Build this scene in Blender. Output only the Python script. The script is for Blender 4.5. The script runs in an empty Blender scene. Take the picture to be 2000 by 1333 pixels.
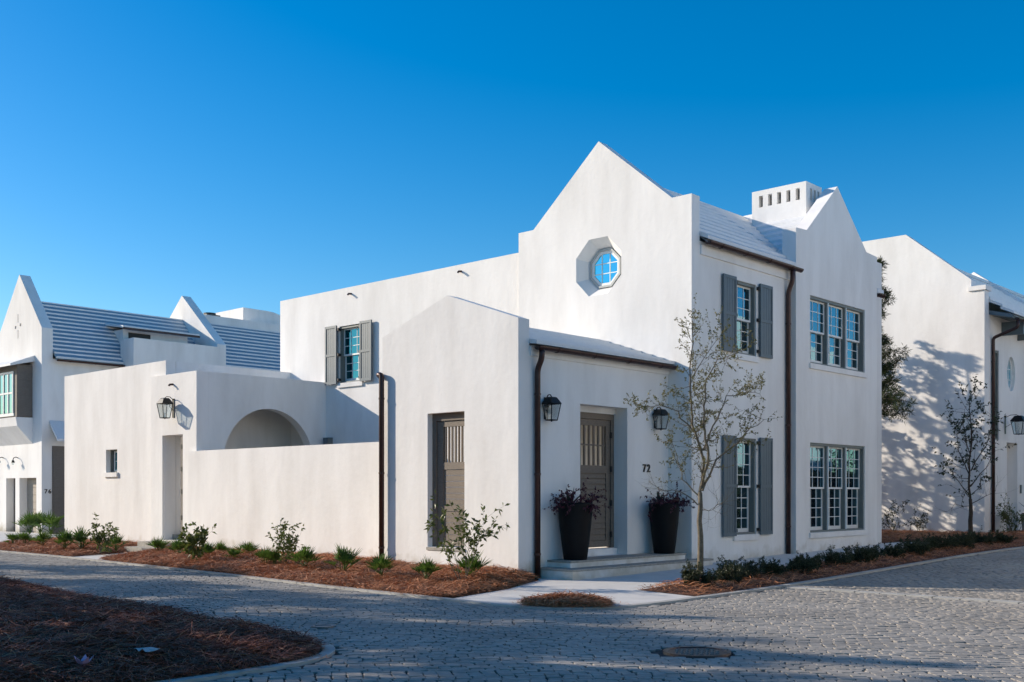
import bpy, bmesh, math, random
import numpy as np
from mathutils import Vector, Matrix, Quaternion
from mathutils.geometry import tessellate_polygon
rng = random.Random(7)
npr = np.random.default_rng(7)
sc = bpy.context.scene
C = sc.collection

# ---------------------------------------------------------------- camera (level, shifted up)
FPX, CX, HY, CAMH = 2123.6, 1000.0, 964.0, 1.55      # focal length, principal x, horizon y in photo pixels (2000 x 1333)
YAW = math.atan(1965.0 / FPX)
FW = np.array([-math.sin(YAW), math.cos(YAW), 0.0])
RT = np.array([math.cos(YAW), math.sin(YAW), 0.0])
_d0 = FPX * CAMH / (1129.3 - HY)
CAM = -(_d0 * FW + (12.3 / FPX) * _d0 * RT) + np.array([0, 0, CAMH])
cam = bpy.data.cameras.new('camera'); camo = bpy.data.objects.new('camera', cam); C.objects.link(camo)
camo.location = CAM; camo.rotation_euler = (math.pi / 2, 0, YAW)
cam.sensor_width = 36.0; cam.lens = FPX / 2000 * 36; cam.shift_y = (HY - 666.5) / 2000
cam.clip_start = 0.1; cam.clip_end = 3000
sc.camera = camo
# ---------------------------------------------------------------- sun, sky, exposure
SUN_D = Vector((2.0, 1.0, -0.918)).normalized()       # the way the light travels
SUN_EL = math.asin(-SUN_D.z)
SUN_AZ = math.atan2(-SUN_D.x, -SUN_D.y)               # from +Y towards +X
w = bpy.data.worlds.new('World'); sc.world = w; w.use_nodes = True
nt = w.node_tree; nt.nodes.clear()
sky = nt.nodes.new('ShaderNodeTexSky'); sky.sky_type = 'NISHITA'; sky.sun_disc = False
sky.sun_elevation = SUN_EL; sky.sun_rotation = SUN_AZ
sky.altitude = 0; sky.air_density = 1.0; sky.dust_density = 0.5; sky.ozone_density = 3.0
hs = nt.nodes.new('ShaderNodeHueSaturation'); hs.inputs['Saturation'].default_value = 1.5; hs.inputs['Value'].default_value = 1.0
bg = nt.nodes.new('ShaderNodeBackground'); bg.inputs[1].default_value = 0.112
wo = nt.nodes.new('ShaderNodeOutputWorld')
nt.links.new(sky.outputs[0], hs.inputs['Color']); nt.links.new(hs.outputs[0], bg.inputs[0]); nt.links.new(bg.outputs[0], wo.inputs[0])
sl = bpy.data.lights.new('sun', 'SUN'); sl.energy = 3.8; sl.angle = math.radians(0.53); sl.color = (1.0, 0.875, 0.72)
slo = bpy.data.objects.new('sun', sl); C.objects.link(slo); slo.location = (-30, -20, 30)
slo.rotation_euler = SUN_D.to_track_quat('-Z', 'Y').to_euler()
vs = sc.view_settings; vs.view_transform = 'Standard'; vs.look = 'None'; vs.gamma = 1.0; vs.use_curve_mapping = False
vs.exposure = 0.58

# ---------------------------------------------------------------- pixel helpers (photo pixel -> point on a plane the thing touches)
def ray(x, y): return FW + RT * (x - CX) / FPX - np.array([0, 0, 1.0]) * (y - HY) / FPX
def on_y(x, y, Y):
    r = ray(x, y); return Vector(CAM + (Y - CAM[1]) / r[1] * r)
def on_x(x, y, X):
    r = ray(x, y); return Vector(CAM + (X - CAM[0]) / r[0] * r)
def on_d(x, y, d): return Vector(CAM + d * ray(x, y))
def project(p):
    d = np.array(p) - CAM; k = d @ FW
    return CX + FPX * (d @ RT) / k, HY - FPX * d[2] / k, k
def ter(x, y):
    t = min(max(y / 14.0, 0.0), 1.0)
    return -0.04 + 0.20 * t * t * (3 - 2 * t) * (1.0 if x > -6 else max(0.0, 1 + (x + 6) / 10))
def on_ground(x, y, dz=0.0):
    z = -0.04
    for _ in range(6):
        r = ray(x, y); p = CAM + (z + dz - CAM[2]) / r[2] * r; z = ter(p[0], p[1])
    return Vector((p[0], p[1], z + dz))

# ---------------------------------------------------------------- materials
def mat(name, col, rough=0.8, metal=0.0, noise=None, bump=None, spec=0.5, col2=None, stretch=(1, 1, 1), coat=0.0, sheen=None):
    m = bpy.data.materials.new(name); m.use_nodes = True
    t = m.node_tree; b = t.nodes['Principled BSDF']
    b.inputs['Base Color'].default_value = (*col, 1); b.inputs['Roughness'].default_value = rough
    b.inputs['Metallic'].default_value = metal; b.inputs['Specular IOR Level'].default_value = spec
    if coat: b.inputs['Coat Weight'].default_value = coat
    if noise or bump:
        geo = t.nodes.new('ShaderNodeNewGeometry'); mp = t.nodes.new('ShaderNodeMapping'); mp.inputs['Scale'].default_value = stretch
        t.links.new(geo.outputs['Position'], mp.inputs['Vector'])
    if noise:
        scale, amount = noise
        n = t.nodes.new('ShaderNodeTexNoise'); n.inputs['Scale'].default_value = scale; n.inputs['Detail'].default_value = 6; n.inputs['Roughness'].default_value = 0.65
        t.links.new(mp.outputs[0], n.inputs['Vector'])
        cr = t.nodes.new('ShaderNodeValToRGB'); cr.color_ramp.elements[0].position = 0.3; cr.color_ramp.elements[1].position = 0.7
        c2 = col2 if col2 else tuple(c * (1 - amount) for c in col)
        cr.color_ramp.elements[0].color = (*c2, 1); cr.color_ramp.elements[1].color = (*col, 1)
        t.links.new(n.outputs[0], cr.inputs[0]); t.links.new(cr.outputs[0], b.inputs['Base Color'])
    if bump:
        scale, dist, strength = bump
        n2 = t.nodes.new('ShaderNodeTexNoise'); n2.inputs['Scale'].default_value = scale; n2.inputs['Detail'].default_value = 5
        t.links.new(mp.outputs[0], n2.inputs['Vector'])
        bp = t.nodes.new('ShaderNodeBump'); bp.inputs['Distance'].default_value = dist; bp.inputs['Strength'].default_value = strength
        t.links.new(n2.outputs[0], bp.inputs['Height']); t.links.new(bp.outputs[0], b.inputs['Normal'])
    return m
def stucco_mat():
    m = mat('white_stucco', (0.80, 0.785, 0.76), 0.93, bump=(9.0, 0.02, 0.22), spec=0.2)
    t = m.node_tree; b = t.nodes['Principled BSDF']; geo = t.nodes['Geometry']
    n = t.nodes.new('ShaderNodeTexNoise'); n.inputs['Scale'].default_value = 0.9; n.inputs['Detail'].default_value = 8; n.inputs['Roughness'].default_value = 0.6
    mp = t.nodes.new('ShaderNodeMapping'); mp.inputs['Scale'].default_value = (1.4, 1.4, 0.35); t.links.new(geo.outputs['Position'], mp.inputs[0]); t.links.new(mp.outputs[0], n.inputs['Vector'])
    cr = t.nodes.new('ShaderNodeValToRGB'); cr.color_ramp.elements[0].position = 0.32; cr.color_ramp.elements[1].position = 0.62
    cr.color_ramp.elements[0].color = (0.75, 0.728, 0.695, 1); cr.color_ramp.elements[1].color = (0.87, 0.852, 0.822, 1)
    t.links.new(n.outputs[0], cr.inputs[0])
    # splash dirt: a ragged stained band near the foot of the walls
    sx = t.nodes.new('ShaderNodeSeparateXYZ'); t.links.new(geo.outputs['Position'], sx.inputs[0])
    n3 = t.nodes.new('ShaderNodeTexNoise'); n3.inputs['Scale'].default_value = 2.6; n3.inputs['Detail'].default_value = 5; t.links.new(geo.outputs['Position'], n3.inputs['Vector'])
    ma = t.nodes.new('ShaderNodeMath'); ma.operation = 'MULTIPLY_ADD'; ma.inputs[1].default_value = 0.95; ma.inputs[2].default_value = -0.17; t.links.new(n3.outputs[0], ma.inputs[0])
    sb = t.nodes.new('ShaderNodeMath'); sb.operation = 'SUBTRACT'; t.links.new(ma.outputs[0], sb.inputs[0]); t.links.new(sx.outputs['Z'], sb.inputs[1])
    mr = t.nodes.new('ShaderNodeMapRange'); mr.inputs['From Min'].default_value = 0.0; mr.inputs['From Max'].default_value = 0.35; mr.inputs['To Max'].default_value = 0.72
    t.links.new(sb.outputs[0], mr.inputs['Value'])
    mx = t.nodes.new('ShaderNodeMix'); mx.data_type = 'RGBA'; mx.inputs['B'].default_value = (0.46, 0.40, 0.29, 1)
    t.links.new(mr.outputs[0], mx.inputs['Factor']); t.links.new(cr.outputs[0], mx.inputs['A']); t.links.new(mx.outputs['Result'], b.inputs['Base Color'])
    n5 = t.nodes.new('ShaderNodeTexNoise'); n5.inputs['Scale'].default_value = 1.6; n5.inputs['Detail'].default_value = 3; t.links.new(geo.outputs['Position'], n5.inputs['Vector'])
    b5 = t.nodes.new('ShaderNodeBump'); b5.inputs['Distance'].default_value = 0.05; b5.inputs['Strength'].default_value = 0.22
    t.links.new(n5.outputs[0], b5.inputs['Height']); t.links.new(t.nodes['Bump'].outputs[0], b5.inputs['Normal']); t.links.new(b5.outputs[0], b.inputs['Normal'])
    return m
def glass_mat(name='window_glass', base=(0.012, 0.016, 0.02), amount=1.0, tint=(0.40, 0.75, 0.88)):
    m = bpy.data.materials.new(name); m.use_nodes = True; t = m.node_tree; t.nodes.clear()
    o = t.nodes.new('ShaderNodeOutputMaterial'); mx = t.nodes.new('ShaderNodeMixShader'); d = t.nodes.new('ShaderNodeBsdfDiffuse'); g = t.nodes.new('ShaderNodeBsdfGlossy')
    d.inputs[0].default_value = (*base, 1); g.inputs[0].default_value = (*tint, 1); g.inputs['Roughness'].default_value = 0.012
    fr = t.nodes.new('ShaderNodeFresnel'); fr.inputs[0].default_value = 2.3
    n = t.nodes.new('ShaderNodeTexNoise'); n.inputs['Scale'].default_value = 1.7; geo = t.nodes.new('ShaderNodeNewGeometry'); t.links.new(geo.outputs['Position'], n.inputs['Vector'])
    bp = t.nodes.new('ShaderNodeBump'); bp.inputs['Distance'].default_value = 0.004; bp.inputs['Strength'].default_value = 0.5; t.links.new(n.outputs[0], bp.inputs['Height']); t.links.new(bp.outputs[0], g.inputs['Normal'])
    ml = t.nodes.new('ShaderNodeMath'); ml.operation = 'MULTIPLY_ADD'; ml.inputs[1].default_value = amount; ml.inputs[2].default_value = 0.16
    t.links.new(fr.outputs[0], ml.inputs[0]); t.links.new(ml.outputs[0], mx.inputs[0]); t.links.new(d.outputs[0], mx.inputs[1]); t.links.new(g.outputs[0], mx.inputs[2]); t.links.new(mx.outputs[0], o.inputs[0])
    return m
def clear_glass():
    m = bpy.data.materials.new('lantern_glass'); m.use_nodes = True; t = m.node_tree; t.nodes.clear()
    o = t.nodes.new('ShaderNodeOutputMaterial'); mx = t.nodes.new('ShaderNodeMixShader'); tr = t.nodes.new('ShaderNodeBsdfTransparent'); g = t.nodes.new('ShaderNodeBsdfGlossy')
    tr.inputs[0].default_value = (0.82, 0.86, 0.86, 1); g.inputs['Roughness'].default_value = 0.03; mx.inputs[0].default_value = 0.16
    t.links.new(tr.outputs[0], mx.inputs[1]); t.links.new(g.outputs[0], mx.inputs[2]); t.links.new(mx.outputs[0], o.inputs[0]); return m
def leaf_mat(name, a, b, trans=0.35, rough=0.45):
    m = mat(name, a, rough, noise=(11.0, 0.5), col2=b, spec=0.4)
    t = m.node_tree; p = t.nodes['Principled BSDF']; o = t.nodes['Material Output']
    tl = t.nodes.new('ShaderNodeBsdfTranslucent'); mx = t.nodes.new('ShaderNodeMixShader'); mx.inputs[0].default_value = trans
    src = p.inputs['Base Color'].links[0].from_socket; t.links.new(src, tl.inputs[0])
    t.links.new(p.outputs[0], mx.inputs[1]); t.links.new(tl.outputs[0], mx.inputs[2]); t.links.new(mx.outputs[0], o.inputs[0]); return m
STUCCO = stucco_mat()
ROOF = mat('white_roof_coating', (0.76, 0.77, 0.77), 0.55, noise=(3.0, 0.10), bump=(14, 0.01, 0.25))
ROOF_SHADED = mat('shade_tinted_blue_roof', (0.26, 0.36, 0.43), 0.6, noise=(3.0, 0.12), bump=(14, 0.01, 0.25))  # blue shade of the left house's roof slope, put into its base colour
GREY = mat('blue_grey_paint', (0.115, 0.152, 0.172), 0.5, noise=(4, 0.12), bump=(30, 0.003, 0.2))
FRAME = mat('grey_window_frame_paint', (0.17, 0.19, 0.18), 0.5, noise=(5, 0.1))
FRAMEL = mat('light_grey_frame_paint', (0.40, 0.42, 0.41), 0.5)
SASH = mat('white_sash_paint', (0.78, 0.79, 0.77), 0.45)
GLASS = glass_mat(); GLASST = glass_mat('teal_window_glass', (0.004, 0.03, 0.04), 1.0, (0.10, 0.50, 0.64))
BRONZE = mat('dark_bronze_gutter', (0.075, 0.036, 0.03), 0.38, metal=0.35, noise=(5, 0.5))
IRON = mat('black_iron', (0.012, 0.013, 0.013), 0.42, metal=0.4, noise=(30, 0.4))
LGLASS = clear_glass()
WOOD = mat('weathered_wood', (0.22, 0.182, 0.145), 0.7, noise=(5, 0.4), col2=(0.13, 0.106, 0.083), stretch=(3, 3, 22), bump=(40, 0.004, 0.3))
WOODL = mat('pale_garage_boards', (0.42, 0.365, 0.30), 0.75, noise=(5, 0.3), stretch=(2, 2, 26))
WOODB = mat('weathered_grey_boards', (0.20, 0.175, 0.15), 0.75, noise=(5, 0.4), stretch=(2, 2, 26), bump=(40, 0.004, 0.3))
STONE = mat('limestone_tread', (0.42, 0.39, 0.34), 0.8, noise=(9, 0.4), bump=(40, 0.004, 0.35))
WALK = mat('pale_concrete', (0.64, 0.62, 0.585), 0.88, noise=(2.2, 0.16), bump=(120, 0.003, 0.35))
KERB = mat('kerb_concrete', (0.47, 0.455, 0.42), 0.88, noise=(3.5, 0.3), bump=(60, 0.006, 0.4))
PAVER = mat('grey_stone_paver', (0.43, 0.39, 0.34), 0.88, noise=(8.5, 0.4), col2=(0.27, 0.247, 0.217), bump=(90, 0.003, 0.5))
def stain(m):
    t = m.node_tree; b = t.nodes['Principled BSDF']; src = b.inputs['Base Color'].links[0].from_socket
    n = t.nodes.new('ShaderNodeTexNoise'); n.inputs['Scale'].default_value = 0.55; n.inputs['Detail'].default_value = 7; n.inputs['Roughness'].default_value = 0.7; t.links.new(t.nodes['Geometry'].outputs['Position'], n.inputs['Vector'])
    mr = t.nodes.new('ShaderNodeMapRange'); mr.inputs['From Min'].default_value = 0.32; mr.inputs['From Max'].default_value = 0.62; mr.inputs['To Min'].default_value = 0.66; mr.inputs['To Max'].default_value = 1.0; t.links.new(n.outputs[0], mr.inputs['Value'])
    mx = t.nodes.new('ShaderNodeMix'); mx.data_type = 'RGBA'; mx.blend_type = 'MULTIPLY'; mx.inputs['Factor'].default_value = 1.0
    t.links.new(src, mx.inputs['A']); t.links.new(mr.outputs[0], mx.inputs['B']); t.links.new(mx.outputs['Result'], b.inputs['Base Color'])
stain(PAVER)
JOINT = mat('dark_paver_joint', (0.045, 0.04, 0.036), 0.95, noise=(12, 0.4))
SOIL = mat('brown_mulch_floor', (0.15, 0.055, 0.027), 0.95, noise=(14, 0.7), bump=(24, 0.05, 0.9))
STRAW = mat('pine_straw', (0.68, 0.29, 0.12), 0.6, noise=(38, 0.6), col2=(0.24, 0.082, 0.034))
STRAWD = mat('old_dark_pine_straw', (0.33, 0.095, 0.045), 0.7, noise=(30, 0.6), col2=(0.085, 0.03, 0.017))
GROUND = mat('sandy_ground', (0.16, 0.13, 0.09), 0.95, noise=(0.6, 0.3))
POT = mat('black_clay_pot', (0.007, 0.007, 0.008), 0.6, noise=(8, 0.4), bump=(30, 0.006, 0.25), spec=0.2)
BARK = mat('grey_brown_bark', (0.20, 0.165, 0.115), 0.9, noise=(16, 0.5), col2=(0.09, 0.075, 0.05), bump=(50, 0.01, 0.6))
BARKD = mat('dark_bark', (0.07, 0.05, 0.035), 0.9, noise=(16, 0.5), bump=(50, 0.01, 0.6))
LEAF_OAK = leaf_mat('olive_oak_leaves', (0.22, 0.195, 0.055), (0.10, 0.10, 0.03))
LEAF_DARK = leaf_mat('dark_leaves', (0.045, 0.06, 0.025), (0.02, 0.03, 0.012), 0.2)
LEAF_SHRUB = leaf_mat('magnolia_leaves', (0.14, 0.17, 0.035), (0.055, 0.075, 0.018), 0.35, 0.4)
LEAF_PALM = leaf_mat('palmetto_blades', (0.12, 0.21, 0.03), (0.05, 0.095, 0.018), 0.35, 0.4)
LEAF_PINE = leaf_mat('pine_needles', (0.06, 0.085, 0.02), (0.025, 0.04, 0.012), 0.2)
LEAF_HEDGE = leaf_mat('rosemary_green', (0.055, 0.07, 0.028), (0.024, 0.032, 0.013), 0.15)
AGAVE = leaf_mat('agave_blue_green', (0.055, 0.085, 0.065), (0.03, 0.05, 0.04), 0.1, 0.4)
PURPLE = leaf_mat('purple_leaves', (0.10, 0.022, 0.045), (0.035, 0.01, 0.018), 0.2)
PAPER = mat('white_paper', (0.42, 0.42, 0.42), 0.9)
PINK = mat('pink_petal', (0.62, 0.34, 0.46), 0.8)
BLACK = mat('black_paint', (0.01, 0.01, 0.01), 0.5)
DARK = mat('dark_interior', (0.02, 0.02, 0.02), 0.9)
ACM = mat('air_conditioner_metal', (0.10, 0.11, 0.11), 0.5, metal=0.3, noise=(6, 0.3))

# ---------------------------------------------------------------- mesh helpers
class MB:
    def __init__(s): s.v = []; s.f = []
    def add(s, vs, fs):
        o = len(s.v); s.v += [tuple(p) for p in vs]; s.f += [tuple(i + o for i in f) for f in fs]; return s
    def box(s, a, b):
        x0, y0, z0 = a; x1, y1, z1 = b
        return s.add([(x0, y0, z0), (x1, y0, z0), (x1, y1, z0), (x0, y1, z0), (x0, y0, z1), (x1, y0, z1), (x1, y1, z1), (x0, y1, z1)],
                     [(0, 3, 2, 1), (4, 5, 6, 7), (0, 1, 5, 4), (1, 2, 6, 5), (2, 3, 7, 6), (3, 0, 4, 7)])
    def mbox(s, M, u0, u1, v0, v1, d0, d1):                  # a box in wall coordinates
        P = [M(u0, v0, d0), M(u1, v0, d0), M(u1, v0, d1), M(u0, v0, d1), M(u0, v1, d0), M(u1, v1, d0), M(u1, v1, d1), M(u0, v1, d1)]
        return s.add(P, [(0, 3, 2, 1), (4, 5, 6, 7), (0, 1, 5, 4), (1, 2, 6, 5), (2, 3, 7, 6), (3, 0, 4, 7)])
    def prism(s, poly, f0, f1):                              # polygon extruded between two maps of the 2-D point
        n = len(poly); A = [f0(*p) for p in poly]; B = [f1(*p) for p in poly]
        s.add(A + B, [tuple(range(n - 1, -1, -1)), tuple(range(n, 2 * n))] + [(i, (i + 1) % n, n + (i + 1) % n, n + i) for i in range(n)]); return s
    def tube(s, pts, rad, n=8, caps=True):
        pts = [Vector(p) for p in pts]; rs = rad if isinstance(rad, (list, tuple)) else [rad] * len(pts)
        rings = []; up = Vector((0, 0, 1)); prev = None
        for i, p in enumerate(pts):
            t = (pts[min(i + 1, len(pts) - 1)] - pts[max(i - 1, 0)])
            if t.length < 1e-9: t = Vector((0, 0, 1))
            t.normalize()
            if prev is None:
                a = t.cross(up if abs(t.z) < 0.9 else Vector((1, 0, 0))).normalized()
            else:
                a = (prev - t * prev.dot(t)); a = a.normalized() if a.length > 1e-6 else t.orthogonal().normalized()
            prev = a; b = t.cross(a)
            rings.append([p + (a * math.cos(2 * math.pi * k / n) + b * math.sin(2 * math.pi * k / n)) * rs[i] for k in range(n)])
        o = len(s.v)
        for r in rings: s.v += [tuple(q) for q in r]
        for i in range(len(rings) - 1):
            for k in range(n): s.f.append((o + i * n + k, o + i * n + (k + 1) % n, o + (i + 1) * n + (k + 1) % n, o + (i + 1) * n + k))
        if caps:
            s.f.append(tuple(o + k for k in range(n - 1, -1, -1))); s.f.append(tuple(o + (len(rings) - 1) * n + k for k in range(n)))
        return s
    def lathe(s, prof, c, n=28):
        o = len(s.v)
        for r, z in prof:
            for k in range(n): s.v.append((c[0] + r * math.cos(2 * math.pi * k / n), c[1] + r * math.sin(2 * math.pi * k / n), c[2] + z))
        for i in range(len(prof) - 1):
            for k in range(n): s.f.append((o + i * n + k, o + i * n + (k + 1) % n, o + (i + 1) * n + (k + 1) % n, o + (i + 1) * n + k))
        return s
    def mesh(s, name, m, smooth=False):
        me = bpy.data.meshes.new(name); me.from_pydata(s.v, [], s.f); me.update()
        me.materials.append(m)
        if smooth: me.polygons.foreach_set('use_smooth', [True] * len(me.polygons))
        return me
    def obj(s, name, m, parent=None, smooth=False): return link(name, s.mesh(name, m, smooth), parent)
def link(name, me, parent=None, loc=None):
    o = bpy.data.objects.new(name, me); C.objects.link(o)
    if loc is not None: o.location = loc
    if parent is not None: o.parent = parent
    return o
def thing(name, label, cat, group=None, loc=(0, 0, 0)):
    o = bpy.data.objects.new(name, None); o.empty_display_size = 0.2; C.objects.link(o); o.location = loc
    return tag(o, label, cat, group)
def tag(o, label, cat, group=None, kind=None):
    if label: o['label'] = label
    if cat: o['category'] = cat
    if group: o['group'] = group
    if kind: o['kind'] = kind
    return o
def fast_mesh(name, verts, polys, m, smooth=False):           # polys: list of (array n x k)
    me = bpy.data.meshes.new(name); V = np.asarray(verts, np.float32)
    me.vertices.add(len(V)); me.vertices.foreach_set('co', V.ravel())
    loops = np.concatenate([p.ravel() for p in polys]).astype(np.int32)
    tot = np.concatenate([np.full(len(p), p.shape[1], np.int32) for p in polys]); st = np.concatenate([[0], np.cumsum(tot)[:-1]]).astype(np.int32)
    me.loops.add(len(loops)); me.loops.foreach_set('vertex_index', loops)
    me.polygons.add(len(tot)); me.polygons.foreach_set('loop_start', st); me.polygons.foreach_set('loop_total', tot)
    me.materials.append(m); me.update(calc_edges=True); me.validate()
    me.polygons.foreach_set('use_smooth', [smooth] * len(me.polygons))
    return me
def MA(y0): return lambda u, v, d: (u, y0 + d, v)             # wall facing -y: u = x
def MBx(x0): return lambda u, v, d: (x0 - d, u, v)            # wall facing +x: u = y
def wall(mb, M, outer, holes=(), thick=0.3, back=True):
    """plate with real openings; a hole is a loop or (outer loop, inner loop) for a splayed reveal"""
    hs_ = [h if isinstance(h, tuple) else (h, h) for h in holes]
    for d, which in ((0.0, 0), (thick, 1)) if back else ((0.0, 0),):
        loops = [[Vector((u, v, 0)) for u, v in outer]] + [[Vector((u, v, 0)) for u, v in h[which]] for h in hs_]
        flat = [p for l in loops for p in l]
        tris = tessellate_polygon(loops)
        mb.add([M(p.x, p.y, d) for p in flat], tris)
    for lo, li in [(outer, outer)] + hs_:
        n = len(lo); mb.add([M(u, v, 0) for u, v in lo] + [M(u, v, thick) for u, v in li], [(i, (i + 1) % n, n + (i + 1) % n, n + i) for i in range(n)])
    return mb
def rect(u0, u1, v0, v1): return [(u0, v0), (u1, v0), (u1, v1), (u0, v1)]
PANES = {}
def pane_mesh(du, dv, key):
    k = (round(du, 3), round(dv, 3), key)
    if k not in PANES:
        mb = MB()
        if key == 'A': mb.box((-du / 2, -0.004, -dv / 2), (du / 2, 0.004, dv / 2))
        else: mb.box((-0.004, -du / 2, -dv / 2), (0.004, du / 2, dv / 2))
        PANES[k] = mb.mesh('pane', GLASST if key == 'A' else GLASS)
    return PANES[k]
def sash(parent, M, key, u0, u1, v0, v1, cols, rows, d, bottom=0.05):
    mb = MB(); e = 0.04; t = 0.017
    mb.mbox(M, u0, u0 + e, v0, v1, d, d + 0.04); mb.mbox(M, u1 - e, u1, v0, v1, d, d + 0.04)
    mb.mbox(M, u0 + e, u1 - e, v0, v0 + bottom, d, d + 0.04); mb.mbox(M, u0 + e, u1 - e, v1 - e, v1, d, d + 0.04)
    a0, a1, b0, b1 = u0 + e, u1 - e, v0 + bottom, v1 - e
    for i in range(1, cols): u = a0 + (a1 - a0) * i / cols; mb.mbox(M, u - t / 2, u + t / 2, b0, b1, d + 0.006, d + 0.034)
    for j in range(1, rows): v = b0 + (b1 - b0) * j / rows; mb.mbox(M, a0, a1, v - t / 2, v + t / 2, d + 0.008, d + 0.032)
    mb.obj('sash', SASH, parent)
    pu, pv = (a1 - a0) / cols, (b1 - b0) / rows
    pm = pane_mesh(pu, pv, key)
    for i in range(cols):
        for j in range(rows): link('pane', pm, parent, M(a0 + pu * (i + .5), b0 + pv * (j + .5), d + 0.02))
def window(parent, M, key, u0, u1, v0, v1, units, cols, rt, rb, thick=0.26, sill=True, split=0.5):
    mb = MB(); e = 0.05; f0, f1 = 0.03, thick + 0.02
    mb.mbox(M, u0 + .002, u0 + e, v0 + .002, v1 - .002, f0, f1); mb.mbox(M, u1 - e, u1 - .002, v0 + .002, v1 - .002, f0, f1)
    mb.mbox(M, u0 + e, u1 - e, v1 - e * 1.3, v1 - .002, f0 + .002, f1); mb.mbox(M, u0 + e, u1 - e, v0 + .002, v0 + .045, f0 + .002, f1)
    iu0, iu1, iv0, iv1 = u0 + e, u1 - e, v0 + .045, v1 - e * 1.3
    wdt = (iu1 - iu0 - 0.07 * (units - 1)) / units
    for k in range(1, units):
        c = iu0 + k * wdt + (k - 1) * 0.07; mb.mbox(M, c, c + 0.07, iv0, iv1, f0 + .03, f1)
    mb.mbox(M, u0 + .01, u1 - .01, v0 + .01, v1 - .01, thick + 0.03, thick + 0.05)
    fr = mb.obj('window', FRAME, parent)
    for k in range(units):
        if k:
            c = iu0 + k * wdt + (k - 1) * 0.07; MB().mbox(M, c + .02, c + .05, iv0, iv1, f0 - .005, f0 + .029).obj('mullion_bead', SASH, fr)
        a = iu0 + k * (wdt + 0.07); vm = iv0 + (iv1 - iv0) * split
        sash(fr, M, key, a + .002, a + wdt - .002, vm - .02, iv1 - .002, cols, rt, 0.12, 0.045)
        sash(fr, M, key, a + .004, a + wdt - .004, iv0 + .002, vm + .018, cols, rb, 0.17, 0.085)
    if sill: MB().mbox(M, u0 - .06, u1 + .06, v0 - .13, v0 - .002, -0.05, 0.02).obj('sill', STUCCO, fr)
    return fr
def shutter(parent, M, u0, u1, v0, v1, hinge, d=-0.075, rail=0.5):
    mb = MB(); e = 0.055; t0, t1 = d, d + 0.045
    mb.mbox(M, u0, u0 + e, v0, v1, t0, t1); mb.mbox(M, u1 - e, u1, v0, v1, t0, t1)
    vm = v0 + (v1 - v0) * rail
    for a, b in ((v0, v0 + .08), (vm - .035, vm + .035), (v1 - .07, v1)): mb.mbox(M, u0 + e, u1 - e, a, b, t0 + .002, t1 - .002)
    s = mb.obj('shutter', GREY, parent)
    n = 4
    for a, b in ((v0 + .08, vm - .035), (vm + .035, v1 - .07)):
        for i in range(n):
            w_ = (u1 - u0 - 2 * e) / n; MB().mbox(M, u0 + e + i * w_ + .004, u0 + e + (i + 1) * w_ - .004, a, b, t0 + .016, t1 - .008).obj('plank', GREY, s)
    hu = u0 - .03 if hinge < 0 else u1 + .03
    for v in (v0 + .12, vm, v1 - .12): MB().mbox(M, hu - .04, hu + .04, v - .035, v + .035, d + .02, 0.03).obj('hinge', BLACK, s)
    return s
def gutter(parent, M, u0, u1, v, d, r=0.075):
    """half-round gutter along u; d = outward offset of its centre (negative = proud)"""
    mb = MB(); n = 9; A = []; Bv = []
    for k in range(n):
        a = math.pi + math.pi * k / (n - 1); A.append((r * math.cos(a), r * math.sin(a)))
    for k in range(n):
        a = 2 * math.pi - math.pi * k / (n - 1); Bv.append(((r - .008) * math.cos(a), (r - .008) * math.sin(a)))
    poly = A + Bv
    mb.prism(poly, lambda p, q: M(u0, v + q, d + p), lambda p, q: M(u1, v + q, d + p))
    for u in (u0, u1 - .012): mb.prism(A, lambda p, q: M(u, v + q, d + p), lambda p, q: M(u + .012, v + q, d + p))
    g = mb.obj('gutter', BRONZE, parent)
    nb = max(2, int(abs(u1 - u0) / 0.9))
    for i in range(nb):
        u = u0 + (u1 - u0) * (i + .5) / nb; k2 = [(p * 1.14, q * 1.14) for p, q in A] + [(p * 1.01, q * 1.01) for p, q in reversed(A)]
        MB().prism(k2, lambda p, q: M(u - .015, v + q, d + p), lambda p, q: M(u + .015, v + q, d + p)).obj('bracket', BRONZE, g)
    return g
def downpipe(parent, M, pts, r=0.055):
    P = [M(*p) for p in pts]
    Q = [Vector(P[0])]
    for i in range(1, len(P) - 1):                            # rounded bends
        a, b, c = Vector(P[i - 1]), Vector(P[i]), Vector(P[i + 1]); ra = min(.09, (b - a).length * .45, (c - b).length * .45)
        p0 = b + (a - b).normalized() * ra; p1 = b + (c - b).normalized() * ra
        for t in (0, .25, .5, .75, 1): Q.append(p0 * (1 - t) ** 2 + b * 2 * t * (1 - t) + p1 * t * t)
    Q.append(Vector(P[-1]))
    o = MB().tube(Q, r, 12).obj('downpipe', BRONZE, parent, True)
    top = Vector(P[-2]); bot = Vector(P[-1])
    for t in (.12, .5, .88):
        p = top.lerp(bot, t); MB().tube([p + Vector((0, 0, .02)), p - Vector((0, 0, .02))], r * 1.15, 12).obj('clamp', BRONZE, o)
    return o
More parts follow.
